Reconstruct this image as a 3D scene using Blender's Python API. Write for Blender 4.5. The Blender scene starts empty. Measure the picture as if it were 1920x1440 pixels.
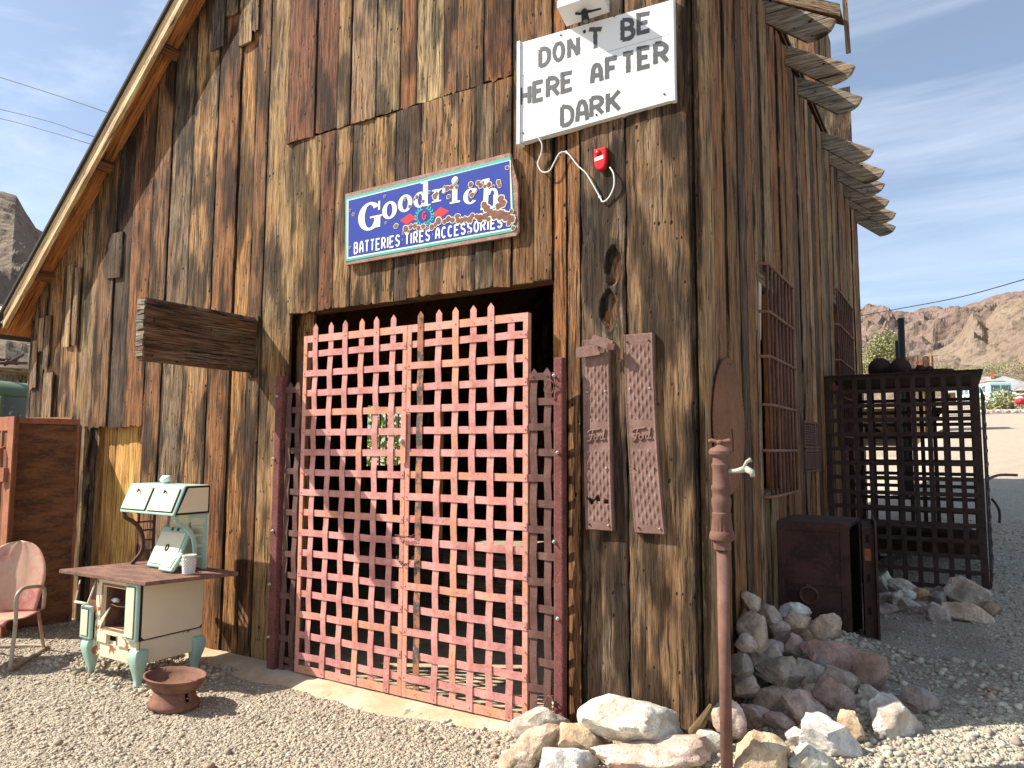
import bpy, bmesh, math, random
import numpy as np
from mathutils import Vector, Matrix, noise as mnoise
random.seed(7)
SC = bpy.context.scene
COL = SC.collection
rad = math.radians

# ---------------------------------------------------------------- camera
FPX = 1372.734
VA = (-1300. - 960, 832. - 720); VB = (1800. - 960, 845. - 720)
def _n(v):
    v = np.array(v, float); return v / np.linalg.norm(v)
_dx = -_n((VA[0], VA[1], FPX)); _dy = _n((VB[0], VB[1], FPX)); _dz = np.cross(_dx, _dy)
RM = np.stack([_dx, _dy, _dz], 1)            # world -> camera (x right, y down, z forward)
CAM = np.array([1.19398, -3.85455, 1.6])
cam_d = bpy.data.cameras.new("camera"); cam = bpy.data.objects.new("camera", cam_d); COL.objects.link(cam)
cam_d.sensor_width = 36; cam_d.lens = FPX / 1920 * 36; cam_d.clip_start = .05; cam_d.clip_end = 6000
_m = Matrix.Identity(4)
for i in range(3):
    _m[i][0] = RM[0][i]; _m[i][1] = -RM[1][i]; _m[i][2] = -RM[2][i]; _m[i][3] = CAM[i]
cam.matrix_world = _m
SC.camera = cam
def ray(px, py): return RM.T @ np.array([px - 960, py - 720, FPX])
def F(px, py, d=0.):                          # photo measure -> point on the plane d in front of the facade
    r = ray(px, py); t = (-d - CAM[1]) / r[1]; return CAM + r * t
def S(px, py, d=0.):                          # ... on the plane d outside the side wall
    r = ray(px, py); t = (d - CAM[0]) / r[0]; return CAM + r * t
def RP(px, py, D):
    return CAM + ray(px, py) / FPX * D

# ---------------------------------------------------------------- world, sun, exposure
SUN = Vector((.957, .537, -1.0)).normalized()
W = bpy.data.worlds.new("World"); SC.world = W; W.use_nodes = True
wn = W.node_tree; wn.nodes.clear()
sky = wn.nodes.new("ShaderNodeTexSky"); sky.sky_type = 'NISHITA'; sky.sun_disc = False
sky.sun_elevation = math.asin(-SUN.z); sky.sun_rotation = math.atan2(-SUN.x, -SUN.y)
sky.air_density = 1.0; sky.dust_density = 1.6; sky.ozone_density = 2.0; sky.altitude = 500
bg = wn.nodes.new("ShaderNodeBackground"); bg.inputs[1].default_value = .088
wo = wn.nodes.new("ShaderNodeOutputWorld")
tc = wn.nodes.new("ShaderNodeTexCoord"); mp = wn.nodes.new("ShaderNodeMapping")
mp.inputs['Rotation'].default_value = (rad(12), rad(-25), rad(20)); mp.inputs['Scale'].default_value = (1.0, 3.6, 9.0)
cn = wn.nodes.new("ShaderNodeTexNoise"); cn.inputs['Scale'].default_value = 1.5; cn.inputs['Detail'].default_value = 9; cn.inputs['Roughness'].default_value = .62; cn.inputs['Distortion'].default_value = .5
cr = wn.nodes.new("ShaderNodeValToRGB"); cr.color_ramp.elements[0].position = .40; cr.color_ramp.elements[1].position = .90
cr.color_ramp.elements[0].color = (.12, .12, .12, 1); cr.color_ramp.elements[1].color = (.55, .55, .55, 1)
mx = wn.nodes.new("ShaderNodeMix"); mx.data_type = 'RGBA'
mx.inputs[7].default_value = (8.0, 8.8, 9.8, 1)
L = wn.links.new
L(tc.outputs['Generated'], mp.inputs[0]); L(mp.outputs[0], cn.inputs['Vector']); L(cn.outputs[0], cr.inputs[0])
L(cr.outputs[0], mx.inputs[0]); L(sky.outputs[0], mx.inputs[6]); L(mx.outputs[2], bg.inputs[0]); L(bg.outputs[0], wo.inputs[0])
sd = bpy.data.lights.new("sun", 'SUN'); sd.energy = 5.0; sd.angle = rad(.5); sd.color = (1, .94, .84)
so = bpy.data.objects.new("sun", sd); COL.objects.link(so); so.location = (-20, -12, 25)
so.rotation_euler = SUN.to_track_quat('-Z', 'Y').to_euler()
vs = SC.view_settings; vs.view_transform = 'Standard'; vs.look = 'None'; vs.gamma = 1; vs.exposure = .92
SC.render.engine = 'CYCLES'
SC.cycles.max_bounces = 5

# ---------------------------------------------------------------- node helpers
class NT:
    def __init__(s, name):
        s.m = bpy.data.materials.new(name); s.m.use_nodes = True; s.t = s.m.node_tree; s.t.nodes.clear()
        s.out = s.t.nodes.new("ShaderNodeOutputMaterial"); s.b = s.t.nodes.new("ShaderNodeBsdfPrincipled")
        s.t.links.new(s.b.outputs[0], s.out.inputs[0])
        s.b.inputs['Roughness'].default_value = .85
        s.b.inputs['Specular IOR Level'].default_value = .25
    def n(s, typ, **kw):
        nd = s.t.nodes.new("ShaderNode" + typ)
        for k, v in kw.items(): setattr(nd, k, v)
        return nd
    def set(s, sock, v):
        if hasattr(v, 'is_linked') or isinstance(v, bpy.types.NodeSocket): s.t.links.new(v, sock)
        elif isinstance(v, (tuple, list)):
            sock.default_value = tuple(v) + ((1,) if len(v) == 3 and sock.type == 'RGBA' else ())
        else: sock.default_value = v
    def uv(s): return s.n("UVMap").outputs[0]
    def obj(s): return s.n("TexCoord").outputs['Object']
    def attr(s, name):
        a = s.n("Attribute"); a.attribute_name = name; return a.outputs['Color'], a.outputs['Alpha']
    def map(s, v, scale=(1, 1, 1), loc=(0, 0, 0), rot=(0, 0, 0)):
        m = s.n("Mapping"); s.set(m.inputs[0], v); m.inputs['Scale'].default_value = scale
        m.inputs['Location'].default_value = loc; m.inputs['Rotation'].default_value = rot; return m.outputs[0]
    def noise(s, v, scale, detail=4, rough=.55, dist=0.):
        n = s.n("TexNoise"); s.set(n.inputs['Vector'], v); n.inputs['Scale'].default_value = scale
        n.inputs['Detail'].default_value = detail; n.inputs['Roughness'].default_value = rough; n.inputs['Distortion'].default_value = dist
        return n.outputs[0]
    def vor(s, v, scale, feat='F1', rnd=1.):
        n = s.n("TexVoronoi", feature=feat); s.set(n.inputs['Vector'], v); n.inputs['Scale'].default_value = scale
        n.inputs['Randomness'].default_value = rnd; return n.outputs[0], (n.outputs[1] if len(n.outputs) > 1 else None)
    def ramp(s, v, a, b, ca=0., cb=1.):
        n = s.n("MapRange"); s.set(n.inputs[0], v); n.inputs[1].default_value = a; n.inputs[2].default_value = b
        n.inputs[3].default_value = ca; n.inputs[4].default_value = cb; n.interpolation_type = 'SMOOTHSTEP' if a < b else 'LINEAR'; return n.outputs[0]
    def cramp(s, v, stops):
        n = s.n("ValToRGB"); s.set(n.inputs[0], v); e = n.color_ramp.elements
        while len(e) < len(stops): e.new(.5)
        for i, (p, c) in enumerate(stops): e[i].position = p; e[i].color = tuple(c) + (1,)
        return n.outputs[0]
    def mix(s, f, a, b, mode='MIX'):
        n = s.n("Mix", data_type='RGBA', blend_type=mode); s.set(n.inputs[0], f); s.set(n.inputs[6], a); s.set(n.inputs[7], b); return n.outputs[2]
    def math(s, op, a, b=0.):
        n = s.n("Math", operation=op); s.set(n.inputs[0], a); s.set(n.inputs[1], b); return n.outputs[0]
    def bump(s, h, strength=.5, dist=.01):
        n = s.n("Bump"); n.inputs['Strength'].default_value = strength; n.inputs['Distance'].default_value = dist
        s.set(n.inputs['Height'], h); s.t.links.new(n.outputs[0], s.b.inputs['Normal']); return n
    def col(s, c): s.set(s.b.inputs['Base Color'], c)
    def r(s, v): s.set(s.b.inputs['Roughness'], v)

def wood_mat(name, stain=1., knots=1., grain=1., weather=1.):
    k = NT(name); uv = k.uv(); tone, wth = k.attr('tone')
    ra = k.n("Attribute"); ra.attribute_name = 'rel'
    pa = k.n("Attribute"); pa.attribute_name = 'board'; pr = pa.outputs['Fac']; pr2 = k.math('FRACT', k.math('MULTIPLY', pr, 7.31)); pr3 = k.math('FRACT', k.math('MULTIPLY', pr, 23.7))
    warp = k.noise(k.map(uv, (1.5, 1.1, 1)), 3, 3)
    sep = k.n("SeparateXYZ"); k.set(sep.inputs[0], uv)
    u2 = k.math('ADD', sep.outputs[0], k.math('MULTIPLY', warp, k.ramp(pr3, 0, 1, .012, .045)))
    cb = k.n("CombineXYZ"); k.set(cb.inputs[0], u2); k.set(cb.inputs[1], sep.outputs[1]); v = cb.outputs[0]
    fine = k.noise(k.map(v, (1, .03, 1)), 150, 6, .72)
    mid = k.noise(k.map(v, (1, .05, 1)), 40, 6, .66)
    patch = k.noise(k.map(v, (1, .3, 1)), 7, 5, .62)
    big = k.noise(k.map(v, (1, .4, 1), (3, 5, 0)), 2.8, 4, .6)
    mul = lambda c_, q: k.mix(1, c_, q, 'MULTIPLY')
    c = k.mix(k.ramp(mid, .3, .7), mul(tone, (.52, .47, .43)), mul(tone, (1.45, 1.42, 1.34)))
    # slow drift across neighbouring boards: sun-bleached gold to red-brown to smoke-dark
    o3 = k.map(k.obj(), (1, 1, .55)); dr = k.noise(o3, .9, 4, .6); dr2 = k.noise(k.map(o3, loc=(9, 4, 2)), 1.7, 5, .65)
    c = k.mix(k.math('MULTIPLY', k.ramp(dr, .5, .72), .55), c, mul(c, (1.05, .74, .52)))
    c = k.mix(k.math('MULTIPLY', k.ramp(dr2, .52, .70), k.ramp(pr3, 0, 1, .35 * stain, .72 * stain)), c, mul(c, (.28, .24, .215)))
    # reddish inner wood, golden zones
    c = k.mix(k.math('MULTIPLY', k.ramp(big, .55, .72), .5), c, mul(k.mix(k.ramp(mid, .3, .7), (.6, .6, .6), (1.35, 1.35, 1.35)), (.27, .10, .035)))
    # silver-grey weathering
    gw = k.math('MULTIPLY', k.math('MULTIPLY', k.ramp(patch, .46, .70), wth), .75 * weather)
    c = k.mix(gw, c, k.mix(k.ramp(fine, .38, .62), (.37, .285, .195), (.13, .095, .066)))
    # dark grain lines
    c = k.mix(k.math('MULTIPLY', k.ramp(fine, .46, .62), k.ramp(pr, 0, 1, .45 * grain, .95 * grain)), c, mul(c, (.22, .18, .155)))
    # black streaks and rot spreading from the board edges
    st = k.noise(k.map(v, (1, .12, 1), (9, 2, 0)), 16, 8, .70, .25)
    zone = k.noise(k.map(v, (1, .35, 1), (1, 7, 0)), 3.4, 4, .55)
    edge = k.math('MULTIPLY', k.math('ABSOLUTE', k.math('SUBTRACT', ra.outputs['Fac'], .5)), 2.)
    e2 = k.math('MULTIPLY', k.math('POWER', edge, 6.), .12)
    sm = k.math('MULTIPLY', k.ramp(k.math('ADD', st, e2), .50, .62), k.ramp(k.math('ADD', zone, e2), .40, .58))
    c = k.mix(k.math('MULTIPLY', sm, k.ramp(pr2, 0, 1, .62 * stain, min(1., 1.0 * stain))), c, (.018, .013, .009))
    # drying checks
    ck = k.noise(k.map(v, (1, .026, 1), (4, 1, 0)), 62, 5, .6, .15); ck2 = k.noise(k.map(v, (1, .03, 1), (14, 3, 0)), 140, 3, .55)
    crack = k.math('MAXIMUM', k.ramp(ck, .60, .635), k.math('MULTIPLY', k.ramp(ck2, .60, .65), .8 * grain))
    ck3 = k.noise(k.map(v, (1, .05, 1), (24, 6, 0)), 24, 6, .66, .3); crack = k.math('MAXIMUM', crack, k.math('MULTIPLY', k.ramp(ck3, .635, .655), stain))
    c = k.mix(k.math('MULTIPLY', crack, .93), c, (.010, .007, .005))
    # knots, nail holes and worm holes
    d, cc = k.vor(k.map(v, (7, 2.0, 1)), 1)
    sc = k.n("SeparateColor"); k.set(sc.inputs[0], cc)
    on = k.math('MULTIPLY', k.math('GREATER_THAN', sc.outputs[0], .72), knots)
    kn = k.math('MULTIPLY', k.ramp(d, .22, .1), on)
    ring = k.math('MULTIPLY', k.ramp(d, .5, .2), on)
    c = k.mix(k.math('MULTIPLY', ring, .5), c, mul(c, (.5, .36, .26)))
    c = k.mix(kn, c, (.025, .012, .008))
    d2, cc2 = k.vor(k.map(v, (15, 10, 1)), 1); sc2 = k.n("SeparateColor"); k.set(sc2.inputs[0], cc2)
    nh = k.math('MULTIPLY', k.ramp(d2, .15, .09), k.math('GREATER_THAN', sc2.outputs[1], .74))
    d3, cc3 = k.vor(k.map(v, (38, 20, 1)), 1); sc3 = k.n("SeparateColor"); k.set(sc3.inputs[0], cc3)
    nh = k.math('MULTIPLY', k.math('MAXIMUM', nh, k.math('MULTIPLY', k.ramp(d3, .22, .14), k.math('GREATER_THAN', sc3.outputs[1], .88))), min(1., stain + .2))
    c = k.mix(nh, c, (.008, .006, .005))
    k.col(c); k.r(.9)
    h = k.math('SUBTRACT', k.math('ADD', k.math('MULTIPLY', fine, -.6), k.math('MULTIPLY', mid, .9)), k.math('ADD', k.math('MULTIPLY', crack, .8), k.math('ADD', kn, nh)))
    k.bump(h, .9, .009)
    return k.m

def rust_mat(name, a, b, c3, scale=8., stretch=(1, 1, 1), rough=.85, bump=.3, lo=.35, hi=.65):
    k = NT(name); o = k.map(k.obj(), stretch)
    n1 = k.noise(o, scale, 6, .65); n2 = k.noise(o, scale * 7, 4, .7); n3 = k.noise(k.map(o, (1, 1, 1), (5, 3, 1)), scale * .45, 3)
    c = k.mix(k.ramp(n1, lo, hi), a, b); c = k.mix(k.ramp(n2, .5, .72), c, c3)
    c = k.mix(k.math('MULTIPLY', k.ramp(n3, .3, .75), .5), c, k.mix(1, c, (.45, .42, .42), 'MULTIPLY'))
    k.col(c); k.r(rough); k.bump(k.math('ADD', n1, k.math('MULTIPLY', n2, .4)), bump, .004)
    return k.m

def paint_mat(name, c, chip=None, amt=.64, scale=14., rough=.45, dirt=.25):
    k = NT(name); o = k.obj(); n = k.noise(o, scale, 7, .7); n2 = k.noise(o, scale * .25, 4)
    cc = k.mix(k.math('MULTIPLY', k.ramp(n2, .4, .75), dirt), c, tuple(x * .55 for x in c))
    if chip: 
        m = k.ramp(n, amt, amt + .025); cc = k.mix(m, cc, chip); k.r(k.math('ADD', k.math('MULTIPLY', m, .4), rough))
    else: k.r(rough)
    k.col(cc); k.bump(n, .08, .003)
    return k.m

M = {}
M['wood'] = wood_mat('weathered_boards')
M['wood_side'] = wood_mat('weathered_boards_side', stain=1.0, weather=1.0)
M['fresh'] = wood_mat('fresh_lumber', stain=.15, knots=.5, grain=.55, weather=.25)
M['plank_dark'] = wood_mat('old_timber', stain=.8, knots=1)
M['gate'] = rust_mat('faded_red_lead_paint', (.70, .33, .295), (.56, .235, .20), (.42, .165, .10), 9, bump=.3, lo=.4, hi=.64)
M['gate_edge'] = rust_mat('rusty_red_lead_paint', (.71, .325, .265), (.64, .30, .175), (.44, .175, .10), 7, bump=.3, lo=.42, hi=.6)
M['gate_grey'] = rust_mat('chipped_grey_strap', (.40, .17, .09), (.09, .08, .075), (.42, .19, .09), 9, lo=.48, hi=.53)
M['iron_brown'] = rust_mat('brown_iron', (.15, .075, .06), (.11, .055, .045), (.22, .12, .10), 16)
M['post'] = rust_mat('maroon_post_paint', (.19, .06, .055), (.13, .04, .036), (.33, .17, .15), 16)
M['cage'] = rust_mat('dark_rust_iron', (.062, .037, .031), (.042, .026, .023), (.095, .052, .04), 9)
M['safe'] = rust_mat('safe_rust', (.080, .042, .033), (.045, .027, .022), (.125, .045, .033), 6, lo=.42, hi=.6)
M['mauve'] = rust_mat('mauve_oxide', (.24, .145, .118), (.185, .10, .075), (.32, .215, .185), 14, bump=.2)
M['pump'] = rust_mat('standpipe_oxide', (.195, .107, .083), (.145, .074, .056), (.21, .08, .042), 7, bump=.3, lo=.4, hi=.6)
M['rodrust'] = rust_mat('rod_rust', (.24, .125, .085), (.17, .085, .06), (.28, .15, .11), 14, bump=.15)
M['saw'] = rust_mat('saw_rust', (.22, .095, .048), (.165, .068, .034), (.25, .12, .065), 5, bump=.2)
M['sheet'] = rust_mat('striped_sheet_rust', (.25, .10, .04), (.12, .05, .027), (.22, .16, .11), 3.2, (1, 1, 4.5), lo=.40, hi=.6)
M['orust'] = rust_mat('orange_rust', (.42, .17, .09), (.34, .12, .055), (.25, .09, .045), 9)
M['drust'] = rust_mat('door_rust', (.22, .08, .035), (.12, .045, .028), (.2, .1, .06), 4.5)
M['tabletop'] = rust_mat('stove_top_rust', (.25, .13, .09), (.14, .075, .06), (.34, .2, .15), 6, (1, 3, 1))
M['potrust'] = rust_mat('cast_iron_rust', (.24, .115, .075), (.17, .08, .055), (.28, .14, .09), 14, bump=.2)
M['cream'] = paint_mat('cream_enamel', (.74, .65, .46), (.30, .12, .045), .675, 6, .3, .3)
M['crusty'] = paint_mat('cream_enamel_rusting', (.74, .66, .47), (.30, .12, .045), .565, 8, .4, .35)
M['mint'] = paint_mat('mint_enamel', (.38, .55, .45), (.3, .15, .07), .67, 8, .35, .3)
M['black'] = paint_mat('black_metal', (.02, .02, .02), None, 0, 9, .5)
M['dark'] = paint_mat('hole_shade', (.012, .01, .009), None, 0, 9, .9)  # near-black standing in for the shade inside holes, slots and openings
M['white'] = paint_mat('white_board_paint', (.73, .74, .75), (.55, .55, .52), .66, 5, .5, .12)
M['lettering'] = paint_mat('black_lettering_paint', (.035, .035, .04), None, 0, 12, .25, .1)
M['letter_glare'] = paint_mat('sunlit_lettering_paint', (.085, .085, .09), None, 0, 12, .4, .2)  # the black paint greyed to carry sun glare in its colour
M['blue'] = paint_mat('blue_enamel', (.035, .055, .30), (.25, .14, .11), .76, 8, .28, .25)
M['teal'] = paint_mat('teal_enamel', (.06, .42, .34), (.28, .15, .11), .68, 10, .35, .1)
M['ivory'] = paint_mat('ivory_enamel', (.82, .80, .66), (.28, .15, .11), .76, 10, .3, .05)
M['redenamel'] = paint_mat('red_enamel', (.62, .05, .05), None, 0, 10, .3, .1)
M['rustcrust'] = rust_mat('sign_rust', (.24, .115, .085), (.17, .08, .06), (.30, .17, .13), 30, bump=.6)
M['chiprim'] = paint_mat('bare_enamel_rim', (.68, .64, .55), None, 0, 10, .5)
M['signframe'] = rust_mat('sign_edge_rust', (.36, .21, .17), (.27, .14, .11), (.5, .42, .36), 14, bump=.4)
M['redplastic'] = paint_mat('red_plastic', (.55, .015, .02), None, 0, 9, .35, .05)
M['whiteplastic'] = paint_mat('white_plastic', (.8, .8, .78), None, 0, 9, .4, .05)
M['galv'] = rust_mat('pale_brass', (.45, .44, .36), (.35, .36, .30), (.55, .54, .46), 30, rough=.55, bump=.1)
M['chairpaint'] = rust_mat('faded_chair_paint', (.60, .36, .24), (.50, .17, .15), (.62, .40, .28), 3.2, (1, 1, 1), rough=.55, bump=.05, lo=.42, hi=.62)
M['chairtube'] = rust_mat('worn_chair_tube', (.52, .27, .2), (.40, .44, .35), (.33, .17, .12), 6, rough=.5)
M['rope'] = paint_mat('white_cord', (.75, .74, .70), None, 0, 9, .7, .1)
M['steel'] = rust_mat('galvanised_bolt', (.5, .52, .46), (.38, .42, .36), (.3, .22, .15), 40, rough=.45)
M['greenpaint'] = paint_mat('olive_truck_paint', (.12, .17, .095), (.2, .2, .13), .62, 4, .5, .3)
M['machgreen'] = paint_mat('machine_green', (.06, .16, .10), (.2, .2, .17), .7, 8, .5)
M['glass'] = paint_mat('dusty_glass', (.12, .16, .17), (.4, .44, .42), .6, 3, .12)
M['paleglass'] = paint_mat('pale_truck_glass', (.34, .40, .38), (.5, .52, .48), .55, 4, .2)
M['busblue'] = paint_mat('pale_blue_paint', (.55, .78, .78), (.6, .6, .55), .7, 2, .4)
M['busrust'] = rust_mat('bus_roof_rust', (.45, .16, .06), (.35, .12, .05), (.5, .25, .12), 2)
M['tin'] = rust_mat('corrugated_tin', (.40, .41, .41), (.32, .32, .32), (.3, .2, .15), 1.2, rough=.5)
M['red'] = paint_mat('red_vehicle_paint', (.6, .03, .05), None, 0, 6, .35)
M['rubber'] = paint_mat('tyre_rubber', (.02, .02, .02), None, 0, 6, .8)
M['roofing'] = paint_mat('roofing_felt', (.05, .045, .04), (.1, .09, .08), .6, 12, .9)
M['crate'] = wood_mat('crate_boards', stain=.2, weather=.4)
M['canvas'] = paint_mat('torn_canvas', (.6, .57, .5), None, 0, 8, .9, .3)
M['yellow'] = paint_mat('yellow_card', (.5, .36, .06), None, 0, 8, .8)
M['cardtan'] = paint_mat('cardboard', (.36, .22, .1), None, 0, 8, .9)

def rock_mat():
    k = NT('rock_face'); o = k.obj(); tone, al = k.attr('tone')
    n1 = k.noise(o, 6, 7, .65, .4); n2 = k.noise(o, 42, 6, .75); n3 = k.noise(k.map(o, loc=(7, 2, 4)), 11, 6, .68, .8); d, cc = k.vor(k.map(o, (1, 1, 1.5)), 46)
    mul = lambda q: k.mix(1, tone, q, 'MULTIPLY')
    c = k.mix(k.ramp(n1, .34, .66), mul((.58, .53, .50)), mul((1.30, 1.28, 1.26)))
    c = k.mix(k.math('MULTIPLY', k.ramp(n3, .5, .62), .55), c, mul((1.08, .80, .62)))
    c = k.mix(k.math('MULTIPLY', k.ramp(k.noise(k.map(o, loc=(1, 5, 9)), 8, 6, .7), .56, .68), .5), c, mul((.62, .64, .66)))
    c = k.mix(k.math('MULTIPLY', k.ramp(n2, .5, .66), .55), c, mul((.40, .36, .33)))
    pit = k.math('MULTIPLY', k.ramp(d, .3, .16), k.ramp(n1, .45, .6)); c = k.mix(k.math('MULTIPLY', pit, .5), c, mul((.3, .26, .24)))
    c = k.mix(k.math('MULTIPLY', al, k.ramp(n1, .25, .7)), c, k.mix(k.ramp(n2, .4, .6), (.62, .30, .07), (.58, .42, .22)))
    k.col(c); k.r(.93); k.bump(k.math('SUBTRACT', k.math('ADD', k.math('MULTIPLY', n1, 1.1), k.math('MULTIPLY', n2, .55)), k.math('MULTIPLY', pit, .25)), .95, .028); return k.m
M['rock'] = rock_mat()
def stone_mat():
    k = NT('gravel_stone'); tone, al = k.attr('tone'); n = k.noise(k.obj(), 120, 4)
    k.col(k.mix(k.ramp(n, .3, .7), k.mix(1, tone, (.75, .75, .75), 'MULTIPLY'), tone)); k.r(.9); return k.m
M['stone'] = stone_mat()
def ground_mat():
    k = NT('gravel_ground'); o = k.obj()
    sp = k.n("SeparateXYZ"); k.set(sp.inputs[0], o)
    d1, c1 = k.vor(o, 38); d2, c2 = k.vor(o, 85); d0, c0 = k.vor(o, 17)
    s1 = k.n("SeparateColor"); k.set(s1.inputs[0], c1); s2 = k.n("SeparateColor"); k.set(s2.inputs[0], c2)
    big = k.noise(o, .8, 5, .6); mid = k.noise(o, 5, 5, .6)
    base = k.mix(k.ramp(s1.outputs[0], 0, 1), (.29, .245, .18), (.53, .465, .355))
    base = k.mix(k.math('MULTIPLY', k.ramp(s2.outputs[1], .55, 1), .6), base, (.54, .48, .38))
    base = k.mix(k.math('MULTIPLY', k.ramp(s2.outputs[2], .75, 1), .6), base, (.19, .125, .095))
    base = k.mix(k.math('MULTIPLY', k.ramp(d2, .3, .62), .55), base, (.27, .225, .165))
    base = k.mix(k.math('MULTIPLY', k.ramp(mid, .42, .68), .55), base, (.43, .355, .255))
    vx = k.math('ADD', k.math('POWER', k.math('MULTIPLY', k.math('SUBTRACT', sp.outputs[0], .95), 1.9), 2.), k.math('POWER', k.math('MULTIPLY', k.math('SUBTRACT', sp.outputs[1], 1.9), .8), 2.))
    dirt_patch = k.ramp(k.math('ADD', vx, k.math('MULTIPLY', mid, 1.2)), 1.7, 1.1)
    # greener crushed rock to the right, tan dirt further off
    gx = k.ramp(k.math('ADD', sp.outputs[0], k.math('MULTIPLY', big, 1.2)), .9, 2.2)
    base = k.mix(k.math('MULTIPLY', gx, .6), base, k.mix(k.ramp(s1.outputs[1], 0, 1), (.33, .31, .25), (.58, .545, .44)))
    ys = k.math('ADD', sp.outputs[1], k.math('MULTIPLY', big, 7))
    base = k.mix(k.math('MULTIPLY', dirt_patch, .8), base, k.mix(k.ramp(mid, .3, .7), (.26, .20, .165), (.36, .29, .245)))
    far = k.ramp(ys, 15.5, 19.5)
    dirt = k.mix(k.ramp(mid, .3, .7), (.44, .36, .275), (.52, .43, .33))
    c = k.mix(far, base, dirt)
    sc = k.noise(o, .09, 6, .65); bush = k.ramp(k.noise(o, .35, 5, .7), .55, .62)
    desert = k.mix(k.math('MULTIPLY', bush, .7), k.mix(k.ramp(sc, .35, .65), (.38, .31, .22), (.46, .38, .275)), (.12, .13, .06))
    c = k.mix(k.ramp(ys, 56, 62), c, desert)
    k.col(c); k.r(.95)
    h = k.math('ADD', k.math('ADD', k.math('MULTIPLY', d1, -1.), k.math('MULTIPLY', d2, -.6)), k.math('MULTIPLY', d0, -.4))
    k.bump(h, .9, .022); return k.m
M['ground'] = ground_mat()
def hill_mat(name, a, b, cdark, bushc, s):
    k = NT(name); o = k.obj()
    n1 = k.noise(o, .012 * s, 8, .68, .4); n2 = k.noise(o, .06 * s, 8, .72); d, cc = k.vor(o, .09 * s); 
    c = k.mix(k.ramp(n1, .35, .65), a, b)
    c = k.mix(k.math('MULTIPLY', k.ramp(n2, .5, .66), .75), c, cdark)
    n3 = k.noise(k.map(o, loc=(40, 9, 3)), .16 * s, 5, .75)
    c = k.mix(k.math('MULTIPLY', k.ramp(n3, .56, .64), .7), c, bushc)
    k.col(c); k.r(.95); k.bump(k.math('ADD', n2, k.math('MULTIPLY', d, -.5)), 1., 14. / s); return k.m
M['hill_far'] = hill_mat('far_mountain_rock', (.33, .235, .185), (.27, .185, .145), (.12, .09, .08), (.17, .145, .105), 2.0)
M['hill_near'] = hill_mat('near_hill_rock', (.40, .295, .21), (.34, .245, .175), (.14, .105, .08), (.16, .15, .085), 4.5)
M['hill_left'] = hill_mat('left_hill_scree', (.36, .28, .20), (.27, .19, .14), (.10, .07, .055), (.16, .15, .08), 6)
def concrete_mat():
    k = NT('stained_concrete'); o = k.obj(); n = k.noise(o, 4, 7, .65); n2 = k.noise(o, 40, 5, .7)
    c = k.mix(k.ramp(n, .35, .68), (.44, .32, .19), (.52, .44, .32)); c = k.mix(k.math('MULTIPLY', k.ramp(n2, .5, .7), .4), c, (.25, .2, .14))
    n3 = k.noise(k.map(o, (1, .4, 1), (3, 8, 0)), 16, 2); c = k.mix(k.math('MULTIPLY', k.ramp(n3, .66, .7), .6), c, (.1, .07, .05))
    k.col(c); k.r(.9); k.bump(k.math('ADD', n, k.math('MULTIPLY', n2, .3)), .5, .015); return k.m
M['concrete'] = concrete_mat()
def leaf_mat(name, a, b):
    k = NT(name); tone, al = k.attr('tone'); n = k.noise(k.obj(), 3, 3)
    k.col(k.mix(1, tone, k.mix(k.ramp(n, .3, .7), a, b), 'MULTIPLY')); k.r(.7); return k.m
M['leaf'] = leaf_mat('desert_leaves', (.20, .21, .10), (.32, .32, .16))
M['leaf_green'] = leaf_mat('green_leaves', (.17, .26, .05), (.34, .42, .10))
M['twig'] = paint_mat('grey_bark', (.16, .12, .085), None, 0, 8, .9)

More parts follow.
